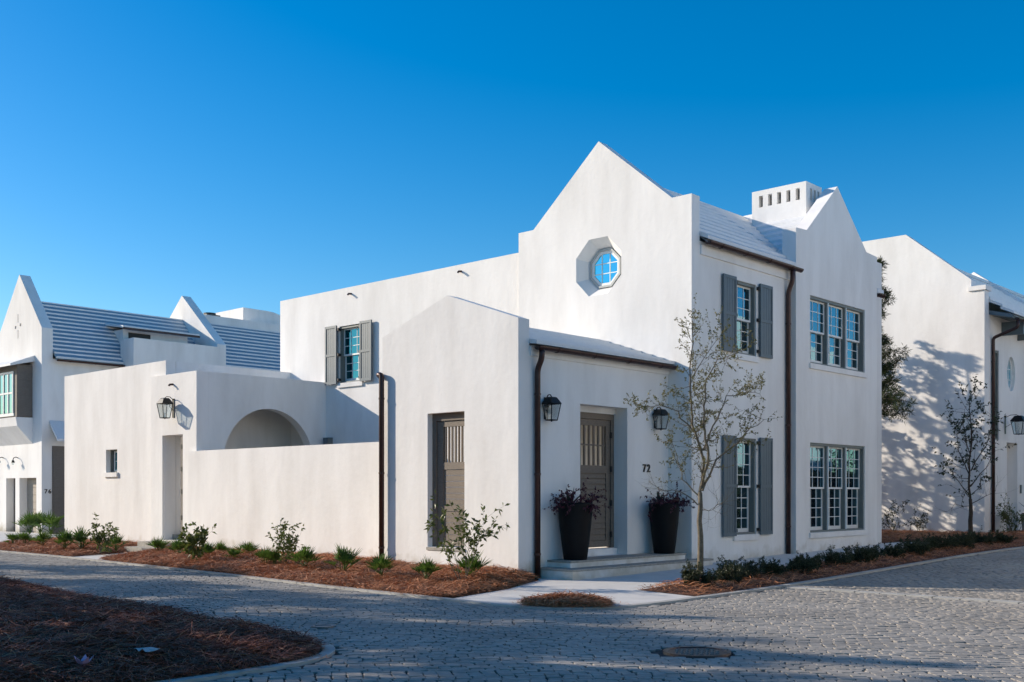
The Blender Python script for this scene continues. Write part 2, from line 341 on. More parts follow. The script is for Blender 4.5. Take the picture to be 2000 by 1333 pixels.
def stepped_roof(parent, eave, ridge, axis, a0, a1, n, lip=0.055, sub='roof_course', m=None, valley=None, m2=None):
    """courses from the eave (horizontal coordinate, z) up to the ridge; axis 'y': the roof runs along y and eave/ridge are x
       valley: function(t, u) -> end limit along the axis"""
    m = m or ROOF
    (e, ze), (r, zr) = eave, ridge
    base = MB()
    def P(h, a, z): return (h, a, z) if axis == 'y' else (a, h, z)
    base.add([P(e, a0, ze - .10), P(e, a1, ze - .10), P(r, a1, zr - .10), P(r, a0, zr - .10)], [(0, 1, 2, 3)])
    root = base.obj('roof', m, parent)
    for i in range(n):
        t0, t1 = i / n, (i + 1) / n
        h0, h1 = e + (r - e) * t0, e + (r - e) * t1; z0, z1 = ze + (zr - ze) * t0, ze + (zr - ze) * t1
        b0, b1 = (a0, a1) if valley is None else valley(h0, h1, a0, a1)
        ov = (h0 - h1) * 0.12
        prof = [(h0 + ov * .3, z0 - .03), (h0 + ov * .3, z0 + lip), (h1 - ov, z1 + .012), (h1 - ov, z1 - .09)]
        MB().prism(prof, lambda p, q: P(p, b0, q), lambda p, q: P(p, b1, q)).obj(sub, m, root)
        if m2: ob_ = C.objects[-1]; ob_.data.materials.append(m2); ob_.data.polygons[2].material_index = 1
    return root

# ================================================================= THE SETTING: ground, road, beds, walks
gm = MB().add([(-400, -400, -0.16), (400, -400, -0.16), (400, 400, -0.16), (-400, 400, -0.16)], [(0, 1, 2, 3)])
tag(gm.obj('ground', GROUND), None, None, kind='structure')
def inside(p, poly):
    x, y = p; c = False; n = len(poly); j = n - 1
    for i in range(n):
        xi, yi = poly[i]; xj, yj = poly[j]
        if (yi > y) != (yj > y) and x < (xj - xi) * (y - yi) / (yj - yi) + xi: c = not c
        j = i
    return c
def np_inside(X, Y, poly):
    c = np.zeros(X.shape, bool); n = len(poly); j = n - 1
    for i in range(n):
        xi, yi = poly[i]; xj, yj = poly[j]
        if yi != yj: c ^= ((yi > Y) != (yj > Y)) & (X < (xj - xi) * (Y - yi) / (yj - yi) + xi)
        j = i
    return c
def np_ter(X, Y):
    t = np.clip(Y / 14.0, 0, 1); return -0.04 + 0.20 * t * t * (3 - 2 * t) * np.where(X > -6, 1.0, np.clip(1 + (X + 6) / 10, 0, 1))
# house-side kerb of the two streets, and the mulched corner lot in front
KA = [(-60, -2.3), (-17, -2.42), (-12.8, -2.46), (-11.2, -2.58), (-7.5, -2.8), (-4.24, -3.03), (-1.25, -3.34), (1.65, -3.5), (2.9, -3.62), (3.75, -3.45), (4.3, -2.8), (4.42, -1.9), (4.38, -0.5), (4.36, 1.43), (4.3, 6), (4.2, 18), (4.1, 60)]
ISL = [(-60, -6.6), (-6.1, -6.8), (-3.39, -6.97), (0.06, -7.28), (2.6, -7.52), (3.9, -7.66), (4.55, -7.86), (4.95, -8.3), (5.1, -8.9), (5.12, -10), (5.12, -60), (-60, -60)]
FAR = 10.6
def smooth_line(pts, it=2):
    for _ in range(it):
        q = [pts[0]]
        for a, b in zip(pts[:-1], pts[1:]): q += [(a[0] * .75 + b[0] * .25, a[1] * .75 + b[1] * .25), (a[0] * .25 + b[0] * .75, a[1] * .25 + b[1] * .75)]
        q.append(pts[-1]); pts = q
    return pts
KA = smooth_line(KA); ISLK = smooth_line(ISL[:11]); ISLP = ISLK + [(-60, -60)]
HOUSE_SIDE = KA + [(-60, 60)]
def offset_line(line, w):
    o = []
    for i in range(len(line)):
        a = Vector(line[max(i - 1, 0)]); b = Vector(line[min(i + 1, len(line) - 1)]); t = (b - a).normalized(); o.append((line[i][0] - t.y * w, line[i][1] + t.x * w))
    return o
def edge_dist(X, Y, poly):
    X = np.asarray(X, float); Y = np.asarray(Y, float); D = np.full(X.shape, 1e9)
    for i in range(len(poly)):
        (ax, ay), (bx, by) = poly[i - 1], poly[i]; dx, dy = bx - ax, by - ay; L = dx * dx + dy * dy + 1e-12
        t = np.clip(((X - ax) * dx + (Y - ay) * dy) / L, 0, 1); D = np.minimum(D, np.hypot(X - ax - t * dx, Y - ay - t * dy))
    return D
def sheet(name, poly, m, dz, step=0.6, bump=None, kind='structure', parent=None):
    """a sheet over the polygon that follows the terrain"""
    xs = [p[0] for p in poly]; ys = [p[1] for p in poly]
    bm = bmesh.new(); vs_ = [bm.verts.new((x, y, 0)) for x, y in poly]; bm.faces.new(vs_)
    for ax, lo, hi in ((0, min(xs), max(xs)), (1, min(ys), max(ys))):
        k = math.floor(lo / step) + 1
        while k * step < hi:
            co = [0, 0, 0]; no = [0, 0, 0]; co[ax] = k * step; no[ax] = 1
            bmesh.ops.bisect_plane(bm, geom=bm.verts[:] + bm.edges[:] + bm.faces[:], plane_co=co, plane_no=no); k += 1
    for v in bm.verts: v.co.z = ter(v.co.x, v.co.y) + dz + (bump(v.co.x, v.co.y) if bump else 0)
    bmesh.ops.triangulate(bm, faces=bm.faces[:])
    me = bpy.data.meshes.new(name); bm.to_mesh(me); bm.free(); me.materials.append(m)
    me.polygons.foreach_set('use_smooth', [True] * len(me.polygons))
    o = link(name, me, parent)
    if kind: o['kind'] = kind
    return o
def strip(name, line, w0, w1, m, dz, h, parent=None, kind='structure'):
    """a band beside a polyline (offsets w0..w1 to its left), standing h proud"""
    L = []; R_ = []; n = len(line)
    for i in range(n):
        a = Vector(line[max(i - 1, 0)]); b = Vector(line[min(i + 1, n - 1)]); t = (b - a).normalized(); nn = Vector((-t.y, t.x)); p = Vector(line[i])
        L.append(p + nn * w0); R_.append(p + nn * w1)
    mb = MB(); vs_ = []
    for a, b in zip(L, R_):
        z0 = ter(a.x, a.y) + dz; vs_ += [(a.x, a.y, z0), (a.x, a.y, z0 + h), (b.x, b.y, z0 + h), (b.x, b.y, z0)]
    fs = []
    for i in range(n - 1):
        o = i * 4; fs += [(o, o + 1, o + 5, o + 4), (o + 1, o + 2, o + 6, o + 5), (o + 2, o + 3, o + 7, o + 6)]
    mb.add(vs_, fs); o = mb.obj(name, m, parent)
    if kind: o['kind'] = kind
    return o
ROADP = [(-60, -7.5)] + [(-60, -2.0)] + [(x, y) for x, y in KA if True] + [(FAR, 60), (FAR, 4), (60, 4), (60, -60), (4.9, -60), (4.9, -9)]
ROADP = [(-60, -60), (-60, -2.3)] + KA + [(FAR, 60), (FAR, 1), (FAR + 60, 1), (FAR + 60, -60)]
road = sheet('road', [(-60, -60)] + KA + [(FAR, 60), (FAR, 2), (60, 2), (60, -60)], JOINT, -0.012, 1.2)
strip('kerb', KA, 0.0, 0.13, KERB, -0.05, 0.075)
strip('kerb', ISLK, 0.0, 0.12, KERB, -0.05, 0.075)
def lump(x, y, a=0.03): return a * (math.sin(x * 3.1 + 1.3 * math.sin(y * 2.3)) * math.sin(y * 3.7 + x) + .5 * math.sin(x * 7.3 + y * 5.1))
# walks
gate_path = [(-12.9, -2.34), (-11.25, -2.45), (-12.35, -0.35), (-12.45, 0.66), (-14.0, 0.66), (-13.85, -0.2)]
FRONT_WALK = [(1.7, -3.34), (2.9, -3.47), (3.7, -3.30), (4.18, -2.75), (4.28, -1.9), (4.25, -0.6), (2.9, -0.28), (2.62, 1.6), (2.58, 6), (2.48, 14.6), (1.9, 15.4), (0.5, 15.4), (0.5, 4.7), (0.02, 4.7), (0.02, 0.45), (0.35, 0.2), (1.2, -1.55)]
sheet('gate_path', gate_path, WALK, 0.012, 0.6)
sheet('front_walk', FRONT_WALK, WALK, 0.012, 0.6)
for y in (2.4, 4.9, 7.4, 9.9, 12.4): pass
# mulch beds
def bedbump(poly, amp):
    return lambda x, y: lump(x, y, 0.022)
BED_L = [(-17.5, -2.28), (-12.95, -2.33), (-13.9, -0.2), (-14.05, 0.9), (-20.2, 0.9), (-20.4, -1.2)]
BED_W = [(-11.15, -2.45), (-7.5, -2.67), (-4.24, -2.9), (-1.25, -3.2), (1.6, -3.36), (1.1, -1.55), (0.3, 0.15), (0.0, 0.46), (-0.3, 0.4), (-0.3, 0.1), (-3.7, 0.1), (-3.7, 0.7), (-12.4, 0.7), (-12.3, -0.35)]
BED_T = [(2.9, -0.26), (4.24, -0.55), (4.23, 1.43), (4.17, 6), (4.07, 18), (3.9, 40), (0.7, 40), (0.7, 22.2), (-8, 22.2), (-8, 14.3), (0.6, 14.3), (0.6, 15.45), (1.95, 15.45), (2.52, 14.7), (2.62, 6), (2.66, 1.6)]
def bed_z(X, Y, poly, rise):
    return (rise(X, Y) + .02 * (np.sin(X * 3.1 + 1.3 * np.sin(Y * 2.3)) * np.sin(Y * 3.7 + X) + .5 * np.sin(X * 7.3 + Y * 5.1))) * np.minimum(1, edge_dist(X, Y, poly) / .4)
def mulch(name, poly, dz, label, rise):
    o = sheet(name, poly, SOIL, dz, 0.3, lambda x, y: float(bed_z(x, y, poly, rise))); return o
rise_w = lambda x, y: 0.12 * np.clip((y + 3.2) / 2.6, 0, 1) + .03
rise_l = lambda x, y: 0.12 * np.clip((y + 2.3) / 2.4, 0, 1) + .03
rise_t = lambda x, y: 0.06 + 0 * x
mulch('mulch_bed', BED_L, 0.015, None, rise_l); mulch('mulch_bed', BED_W, 0.015, None, rise_w); mulch('mulch_bed', BED_T, 0.015, None, rise_t)
rise_i = lambda x, y: 0.05 + 0.14 * np.clip(-(y + 7.3 + 0.05 * x) / 1.5, 0, 1) * np.clip((5.0 - x) / 1.2, 0, 1) + .05 * np.sin(x * 1.1 + np.sin(y * .8)) * np.sin(y * 1.3 + .35 * x)
ISLB = [p for p in smooth_line([(-60, -6.62), (-6.1, -6.82), (-3.39, -6.99), (0.06, -7.30), (2.6, -7.54), (3.9, -7.68), (4.53, -7.88), (4.93, -8.31), (5.08, -8.9), (5.10, -10), (5.10, -26)])] + [(-60, -26)]
ISLB = [(-30, -6.7)] + [p for p in ISLB if -30 < p[0]] + [(-30, -26)]
mulch('mulch_bed', ISLB, 0.015, None, rise_i)
MOUND = [(3.1, -2.45), (3.6, -2.3), (4.05, -2.5), (4.22, -2.85), (3.75, -3.28), (3.3, -3.42), (2.95, -3.1)]
rise_m = lambda x, y: 0.065 * np.maximum(0, 1 - ((x - 3.5) / .85) ** 2 - ((y + 2.75) / .65) ** 2)
mulch('mulch_bed', MOUND, 0.02, None, rise_m)
drive = sheet('driveway', [(-60, -2.2), (-17.6, -2.3), (-20.5, -1.2), (-20.3, 0.9), (-20.3, 4.2), (-60, 4.2)], WALK, 0.004, 1.5)

# ---------------- pavers: eight shapes, the largest 300 as parts of the road, the rest joined
def paver_shapes():
    out = []
    for k in range(8):
        r_ = random.Random(100 + k); pts = []
        base = [(-.5, -.36), (-.38, -.5), (.38, -.5), (.5, -.34), (.5, .36), (.36, .5), (-.38, .5), (-.5, .34)]
        for x, y in base: pts.append((x * .945 + r_.uniform(-.06, .06), y * .935 + r_.uniform(-.06, .06)))
        V = []
        for s_, z in ((1.0, -.05), (1.0, -.001), (.955, .003)): V += [(x * s_, y * s_, z + (r_.uniform(-.0006, .0006) if z > 0 else 0)) for x, y in pts]
        V.append((0, 0, .0032))
        F = [(i, (i + 1) % 8, 8 + (i + 1) % 8, 8 + i) for i in range(8)] + [(8 + i, 8 + (i + 1) % 8, 16 + (i + 1) % 8, 16 + i) for i in range(8)]
        T = [(16 + i, 16 + (i + 1) % 8, 24) for i in range(8)]
        out.append((np.array(V), np.array(F), np.array(T)))
    return out
SHAPES = paver_shapes()
CELLU, CELLV = 0.132, 0.110
a_, b_ = np.meshgrid(np.arange(-470, 471), np.arange(-190, 640))
a_ = a_.astype(float) + (b_ % 2) * .5; b_ = b_.astype(float)
u_ = a_ * CELLU; v_ = b_ * CELLV + 4.0
u_ = u_ + npr.uniform(-.5, .5, (u_.shape[0], 1)) * CELLU + npr.uniform(-.009, .009, u_.shape); v_ = v_ + npr.uniform(-.006, .006, u_.shape)
v_ = v_ + 0.34 * np.sin(u_ * .55 + .4 + .12 * v_) + 0.10 * np.sin(u_ * 1.7 + v_ * .5) + .10 * u_       # segmental arcs
u_ = u_ + 0.10 * np.sin(v_ * .9)
PX = CAM[0] + FW[0] * v_ + RT[0] * u_; PY = CAM[1] + FW[1] * v_ + RT[1] * u_
PX, PY, vv, uu = PX.ravel(), PY.ravel(), v_.ravel(), u_.ravel()
imx = CX + FPX * uu / vv
ok = np_inside(PX, PY, [(-60, -60)] + [(x, y - .09) if x < 2 else (x + .09, y) for x, y in KA] + [(FAR, 60), (FAR, 2), (60, 2), (60, -60)])
ok &= ~np_inside(PX, PY, offset_line(ISLK, .175) + [(-60, -60)])
ok &= (imx > -500) & (imx < 2500) & (vv > 4.5) & (vv < 58)
ok &= ((PX - 7.42) ** 2 + (PY + 5.47) ** 2 > .40 ** 2) & ((PX - 3.03) ** 2 + (PY + 6.75) ** 2 > .17 ** 2)
band_n = np.array([0.30, 0.954]); BANDC = np.array([4.5, 1.75])
BDIR = np.array([0.985, -0.03]); BDIR /= np.linalg.norm(BDIR); BN = np.array([-BDIR[1], BDIR[0]])
bd = (PX - 4.4) * BN[0] + (PY - 1.9) * BN[1]
ok &= ~((np.abs(bd) < .15) & (PX > 4.4))
PX, PY, vv, imx = PX[ok], PY[ok], vv[ok], imx[ok]
ang = math.atan2(RT[1], RT[0]) + npr.normal(0, .05, len(PX)) + .19 * np.cos(uu[ok] * .55 + .4 + .12 * vv) + .1
sa = CELLU * npr.uniform(.92, 1.10, len(PX)); sb_ = CELLV * npr.uniform(.94, 1.08, len(PX)); kk = npr.integers(0, 8, len(PX))
zz = np_ter(PX, PY) + npr.normal(0, .0022, len(PX))
tilt = npr.normal(0, .007, (len(PX), 2))
size = np.where((imx > 20) & (imx < 1980) & (vv > 8.6), 1.0 / vv, 0)
near = np.argsort(-size)[:300]; is_near = np.zeros(len(PX), bool); is_near[near] = True
shape_me = []
for V, F, T in SHAPES: shape_me.append(fast_mesh('paver', V, [F, T], PAVER))
for i in near:
    o = link('paver', shape_me[kk[i]], road, (PX[i], PY[i], zz[i])); o.rotation_euler = (tilt[i, 0], tilt[i, 1], ang[i]); o.scale = (sa[i], sb_[i], 1)
Vs = []; Qs = []; Ts = []; off = 0
for k in range(8):
    idx = np.where((kk == k) & ~is_near)[0]; V, F, T = SHAPES[k]; n = len(idx)
    c, s_ = np.cos(ang[idx])[:, None], np.sin(ang[idx])[:, None]
    x = V[None, :, 0] * sa[idx][:, None]; y = V[None, :, 1] * sb_[idx][:, None]
    z = V[None, :, 2] + zz[idx][:, None] + x * tilt[idx, 1][:, None] + y * tilt[idx, 0][:, None]
    W = np.stack([x * c - y * s_ + PX[idx][:, None], x * s_ + y * c + PY[idx][:, None], z], -1).reshape(-1, 3)
    o_ = (off + np.arange(n) * len(V))[:, None, None]
    Qs.append((F[None] + o_).reshape(-1, 4)); Ts.append((T[None] + o_).reshape(-1, 3)); Vs.append(W); off += n * len(V)
pv = link('pavers', fast_mesh('pavers', np.concatenate(Vs), [np.concatenate(Qs), np.concatenate(Ts)], PAVER), road); pv['kind'] = 'stuff'
# a straight band of longer stones across the side street
for i in range(14):
    c = np.array([4.62, 1.9]) + BDIR * (.42 * i); z = ter(c[0], c[1])
    me = MB(); h = .2; me.prism([(-h, -.12), (h, -.12), (h, .12), (-h, .12)], lambda p, q: (c[0] + BDIR[0] * p + BN[0] * q, c[1] + BDIR[1] * p + BN[1] * q, z - .05), lambda p, q: (c[0] + BDIR[0] * p * .985 + BN[0] * q * .97, c[1] + BDIR[1] * p * .985 + BN[1] * q * .97, z + .012 + .002 * (i % 3)))
    me.obj('band_stone', KERB, road)

# ================================================================= HOUSE 72
house = thing('house', 'large white stucco two-storey corner house numbered 72 with stepped white roofs', 'house', loc=(0, 4.78, 0))
house.location = (0, 0, 0)
MA0 = MA(0.0)
# --- entry wing
wb = MB()
wall(wb, MA0, [(-3.81, -.4), (0, -.4), (0, 4.77), (-1.88, 5.41), (-3.81, 4.77)], [rect(-2.44, -1.40, .49, 3.13)], .3)
wb.obj('gable_wall', STUCCO, house)
M0 = MBx(0.0)
wb = MB(); wall(wb, M0, [(.302, -.4), (4.78, -.4), (4.78, 4.30), (.302, 4.30)], [rect(1.79, 3.32, .29, 3.30)], .42); wb.obj('wall', STUCCO, house)
wb = MB(); wall(wb, lambda u, v, d: (-3.81 + d, u, v), [(.302, -.4), (4.78, -.4), (4.78, 4.30), (.302, 4.30)], [[(1.0, .3), (4.2, .3), (4.2, 2.2)] + [(2.6 + 1.6 * math.cos(t), 2.2 + 1.4 * math.sin(t)) for t in [math.pi * k / 12 for k in range(1, 12)]] + [(1.0, 2.2)]], .3); wb.obj('wall', STUCCO, house)  # arched opening is unseen, added to let sunlight into the wing
MB().box((-3.5, .31, .1), (-.43, 4.77, .285)).obj('floor', STONE, house)
MB().mbox(M0, .31, 4.79, 4.10, 4.27, -.035, .01).obj('eave_moulding', STUCCO, house)
stepped_roof(house, (.17, 4.34), (-1.88, 5.03), 'y', .305, 4.775, 7, .04)
stepped_roof(house, (-3.98, 4.34), (-1.88, 5.03), 'y', .305, 4.775, 7, .04)
gutter(house, M0, .32, 4.80, 4.27, -.18)
downpipe(house, M0, [(.45, 4.22, -.18), (.45, 4.05, -.18), (.45, 3.86, -.075), (.45, -.05, -.075)])
downpipe(house, MA0, [(-4.0, 3.98, .12), (-3.82, 4.0, -.1), (-3.72, 3.98, -.1), (-3.72, -.05, -.1)])
# entry door on the side: frame, leaf with bars above and louvre boards below
MDd = MBx(-.40)
mb = MB()
for a, b, c, d in ((1.79, 2.05, .43, 3.18), (3.22, 3.315, .43, 3.18), (2.05, 3.22, 3.06, 3.18)): mb.mbox(MDd, a, b, c, d, -.06, .06)
dfr = mb.obj('door', WOOD, house)
MB().mbox(MBx(0), 1.795, 3.315, .285, .425, .25, .46).obj('door_sill', STUCCO, dfr)
MB().mbox(MBx(0), 1.795, 3.315, 3.181, 3.31, .30, .46).obj('door_head', STUCCO, dfr)
mb = MB(); L0, L1 = 2.055, 3.215
for a, b, c, d in ((L0, L0 + .12, .45, 3.05), (L1 - .13, L1, .45, 3.05), (L0 + .12, L1 - .13, 2.93, 3.05), (L0 + .12, L1 - .13, 1.96, 2.12), (L0 + .12, L1 - .13, 1.30, 1.40), (L0 + .12, L1 - .13, .45, .58)): mb.mbox(MDd, a, b, c, d, -.03, .03)
mb.mbox(MDd, L0 + .12, L1 - .13, 2.52, 2.55, -.01, .01)
mb.obj('door_leaf', WOOD, dfr)
MB().mbox(MDd, L0 + .1, L1 - .11, .5, 2.0, .0125, .022).obj('back_panel', WOOD, dfr)
for i in range(6): u = L0 + .12 + (L1 - L0 - .25) * (i + .5) / 6; MB().mbox(MDd, u - .022, u + .022, 2.121, 2.929, -.02, .012).obj('bar', WOOD, dfr)
for lo, hi, n in ((1.40, 1.96, 5), (.58, 1.30, 6)):
    for i in range(n):
        v0 = lo + (hi - lo) * i / n; v1 = lo + (hi - lo) * (i + 1) / n
        MB().prism([(-.018, v0 + .008), (.012, v0 + .008), (.012, v1 - .004), (-.004, v1 - .004)], lambda d, v: MDd(L0 + .121, v, d), lambda d, v: MDd(L1 - .131, v, d)).obj('board', WOOD, dfr)
for v in (2.75, 2.05, 1.35, .7): MB().mbox(MDd, 3.19, 3.24, v - .06, v + .06, -.075, -.061).obj('hinge', BLACK, dfr)
# gate in the wing's street gable: open leaf seen in the recess
MG = MA(0.13); mb = MB()
for a, b, c, d in ((-2.44, -2.33, .49, 3.13), (-1.455, -1.401, .49, 3.13), (-2.33, -1.455, 2.98, 3.13)): mb.mbox(MG, a + .002, b, c + .002, d - .002, 0, .16)
gfr = mb.obj('gate', WOOD, house)
mb = MB(); G0, G1 = -2.325, -1.46
for a, b, c, d in ((G0, G0 + .17, .52, 2.97), (G1 - .05, G1, .52, 2.97), (G0 + .17, G1 - .05, 2.86, 2.97), (G0 + .17, G1 - .05, 2.02, 2.16), (G0 + .17, G1 - .05, 1.20, 1.32), (G0 + .17, G1 - .05, .52, .62)): mb.mbox(MG, a, b, c, d, .03, .09)
mb.obj('gate_leaf', WOOD, gfr)
for i in range(7): u = G0 + .17 + (G1 - G0 - .22) * (i + .5) / 7; MB().mbox(MG, u - .018, u + .018, 2.161, 2.859, .04, .075).obj('bar', WOOD, gfr)
for lo, hi, n in ((1.32, 2.02, 6), (.62, 1.20, 5)):
    for i in range(n): MB().mbox(MG, G0 + .171, G1 - .051, lo + (hi - lo) * i / n + .004, lo + (hi - lo) * (i + 1) / n - .003, .045, .075).obj('board', WOOD, gfr)
MB().mbox(MA0, -2.46, -1.38, .43, .488, -.02, .2).obj('sill', STONE, gfr)
# steps at the entry
st = MB().box((.002, .5, -.3), (.88, 5.15, .125)).obj('step', STUCCO, house); MB().box((.001, .485, .126), (.9, 5.16, .165)).obj('tread', STONE, st)
st = MB().box((.003, .82, .166), (.56, 4.6, .255)).obj('step', STUCCO, house); MB().box((.002, .805, .256), (.58, 4.615, .295)).obj('tread', STONE, st)
# --- main gable
MM = MA(4.78)
oc = on_y(1168.5, 521, 4.78)
def octa(cx, cz, a): 
    r_ = a / math.cos(math.pi / 8); return [(cx + r_ * math.cos(math.pi / 8 + k * math.pi / 4), cz + r_ * math.sin(math.pi / 8 + k * math.pi / 4)) for k in range(8)]
o_out = octa(oc.x, oc.z, .65); o_in = octa(oc.x, oc.z, .43)
GAB = [(-4.36, -.4), (.6, -.4), (.6, 7.9), (.1, 7.9), (-1.9, 9.55), (-3.88, 7.86), (-4.36, 7.86)]
mb = MB(); wall(mb, MM, GAB, [(o_out, o_in)], .31); mb.obj('gable_wall', STUCCO, house)
def oct_ring(mb, a1, a0, d0, d1):
    A = octa(oc.x, oc.z, a1); B = octa(oc.x, oc.z, a0)
    for i in range(8):
        j = (i + 1) % 8; P = [MM(*A[i], d0), MM(*A[j], d0), MM(*B[j], d0), MM(*B[i], d0), MM(*A[i], d1), MM(*A[j], d1), MM(*B[j], d1), MM(*B[i], d1)]
        mb.add(P, [(0, 1, 2, 3), (4, 7, 6, 5), (3, 2, 6, 7), (0, 4, 5, 1)])
mb = MB(); oct_ring(mb, .44, .395, .24, .36); ow = mb.obj('octagonal_window', FRAMEL, house)
mb = MB(); oct_ring(mb, .394, .335, .27, .33)
for t in (-.115, .115):
    mb.mbox(MM, oc.x + t - .01, oc.x + t + .01, oc.z - .335, oc.z + .335, .285, .315); mb.mbox(MM, oc.x - .335, oc.x + .335, oc.z + t - .01, oc.z + t + .01, .287, .313)
mb.obj('sash', SASH, ow)
for i in (-1, 0, 1):
    for j in (-1, 0, 1):
        x0, x1, z0, z1 = oc.x + (-.335 if i < 0 else i * .23 - .105), oc.x + (.335 if i > 0 else i * .23 + .105), oc.z + (-.335 if j < 0 else j * .23 - .105), oc.z + (.335 if j > 0 else j * .23 + .105)
        if i and j:
            cut = .196; c = {(-1, -1): [(x1, z0), (x1, z1), (x0, z1), (x0, z0 + cut), (x0 + cut, z0)], (1, -1): [(x0, z0), (x1 - cut, z0), (x1, z0 + cut), (x1, z1), (x0, z1)], (1, 1): [(x0, z0), (x1, z0), (x1, z1 - cut), (x1 - cut, z1), (x0, z1)], (-1, 1): [(x0, z0), (x1, z0), (x1, z1), (x0 + cut, z1), (x0, z1 - cut)]}[(i, j)]
        else: c = rect(x0, x1, z0, z1)
        MB().prism(c, lambda p, q: MM(p, q, .296), lambda p, q: MM(p, q, .304)).obj('pane', GLASST, ow)
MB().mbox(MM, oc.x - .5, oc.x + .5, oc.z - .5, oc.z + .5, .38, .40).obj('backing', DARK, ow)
# --- main side wall on the street with shuttered windows
M6 = MBx(.6)
mb = MB(); wall(mb, M6, [(5.09, -.4), (8.952, -.4), (8.952, 6.95), (5.09, 6.95)], [rect(6.48, 7.44, 4.68, 6.33), rect(6.48, 7.44, .62, 2.80)], .28); mb.obj('wall', STUCCO, house)
window(house, M6, 'B', 6.48, 7.44, 4.68, 6.33, 1, 3, 3, 3); window(house, M6, 'B', 6.48, 7.44, .62, 2.80, 1, 3, 4, 4)
for v0, v1 in ((4.69, 6.37), (.60, 2.83)):
    shutter(house, M6, 5.94, 6.47, v0, v1, 1); shutter(house, M6, 7.52, 8.07, v0, v1, -1)
MB().mbox(M6, 5.10, 8.94, 6.66, 6.86, -.04, .01).obj('eave_moulding', STUCCO, house)
gutter(house, M6, 5.12, 9.2, 6.93, -.19, .08)
downpipe(house, M6, [(8.80, 6.88, -.19), (8.80, 6.62, -.19), (8.80, 6.35, -.075), (8.80, .0, -.075)])
stepped_roof(house, (.79, 7.0), (-1.88, 8.98), 'y', 5.092, 8.953, 10)
stepped_roof(house, (.40, 7.29), (-1.88, 8.98), 'y', 8.956, 13.42, 9)
stepped_roof(house, (.79, 7.0), (-1.88, 8.98), 'y', 13.423, 13.83, 10)
stepped_roof(house, (-4.55, 7.0), (-1.88, 8.98), 'y', 5.092, 13.83, 10)
# --- cross gable on the street side
M8 = MBx(.79)
mb = MB(); wall(mb, M8, [(8.955, -.4), (13.42, -.4), (13.42, 7.9), (12.78, 7.93), (11.11, 9.32), (9.49, 7.93), (8.955, 7.9)], [rect(9.66, 12.68, 4.72, 6.38), rect(9.66, 12.68, .59, 2.79)], .36); mb.obj('gable_wall', STUCCO, house)
window(house, M8, 'B', 9.66, 12.68, 4.72, 6.38, 3, 3, 3, 3, thick=.28); window(house, M8, 'B', 9.66, 12.68, .59, 2.79, 3, 3, 4, 4, thick=.28)
def cross_valley(h0, h1, a0, a1): return (a0, a1)
stepped_roof(house, (9.2, 7.42), (11.11, 9.02), 'x', -1.9, .428, 8)
stepped_roof(house, (13.1, 7.42), (11.11, 9.02), 'x', -1.9, .428, 8)
mb = MB(); wall(mb, M6, [(13.42, -.4), (14.14, -.4), (14.14, 6.95), (13.42, 6.95)], [], .28); mb.obj('wall', STUCCO, house)
mb = MB(); wall(mb, MA(13.84), [(-4.36, -.4), (.315, -.4), (.315, 6.95), (.602, 6.95), (.602, 7.86), (.1, 7.86), (-1.9, 9.5), (-3.88, 7.86), (-4.36, 7.86)], [], .3); mb.obj('gable_wall', STUCCO, house)
gutter(house, M6, 13.45, 13.84, 6.93, -.19, .08)
# --- chimney with slots
cx0, cx1, cy0, cy1, cz0, cz1 = -1.36, .19, 10.6, 11.45, 8.0, 9.47
mb = MB()
sl_ = lambda a, b, n, w_: [rect(a + (b - a) * (i + .5) / n - w_ / 2, a + (b - a) * (i + .5) / n + w_ / 2, 9.03, 9.33) for i in range(n)]
wall(mb, MA(cy0), rect(cx0, cx1, cz0, cz1), sl_(cx0 + .13, cx1 - .1, 5, .115), .14)
wall(mb, MBx(cx1), rect(cy0 + .14, cy1, cz0, cz1), sl_(cy0 + .18, cy1 - .08, 3, .1), .14)
mb.box((cx0, cy1 - .14, cz0), (cx1 - .14, cy1, cz1)); mb.box((cx0, cy0 + .14, cz0), (cx0 + .14, cy1 - .14, cz1)); mb.box((cx0 + .14, cy0 + .14, cz1 - .08), (cx1 - .14, cy1 - .14, cz1 - .005))
mb.obj('chimney', STUCCO, house)
# --- left wing with flat parapet
ML = MA(4.88)
mb = MB(); wall(mb, ML, [(-14.32, -.4), (-4.36, -.4), (-4.36, 7.42), (-14.32, 7.42)], [rect(-11.43, -10.42, 4.71, 6.34)], .3); mb.obj('wall', STUCCO, house)
window(house, ML, 'A', -11.43, -10.42, 4.71, 6.34, 1, 3, 3, 3)
shutter(house, ML, -11.97, -11.45, 4.69, 6.37, 1, d=-.11); shutter(house, ML, -10.40, -9.9, 4.69, 6.37, -1, d=-.11)
mb = MB(); mb.box((-14.32, 5.18, -.4), (-14.02, 14, 7.42)); mb.box((-14.02, 5.18, 6.8), (-4.36, 13.7, 7.0)); mb.box((-14.02, 13.7, -.4), (-4.36, 14, 7.42)); mb.obj('wall', STUCCO, house)
MB().box((-4.36, 5.1, -.4), (-4.06, 13.83, 7.0)).obj('wall', STUCCO, house)
for px_, py_ in ((686, 575), (901, 531.5)):
    p = on_y(px_, py_, 4.88); MB().tube([(p.x, 4.95, p.z + .02), (p.x, 4.79, p.z), (p.x + .01, 4.75, p.z - .03)], .028, 8).obj('rain_spout', BRONZE, house)
MB().mbox(MM, -1.2, -.75, 5.0, 5.12, -.12, .0)
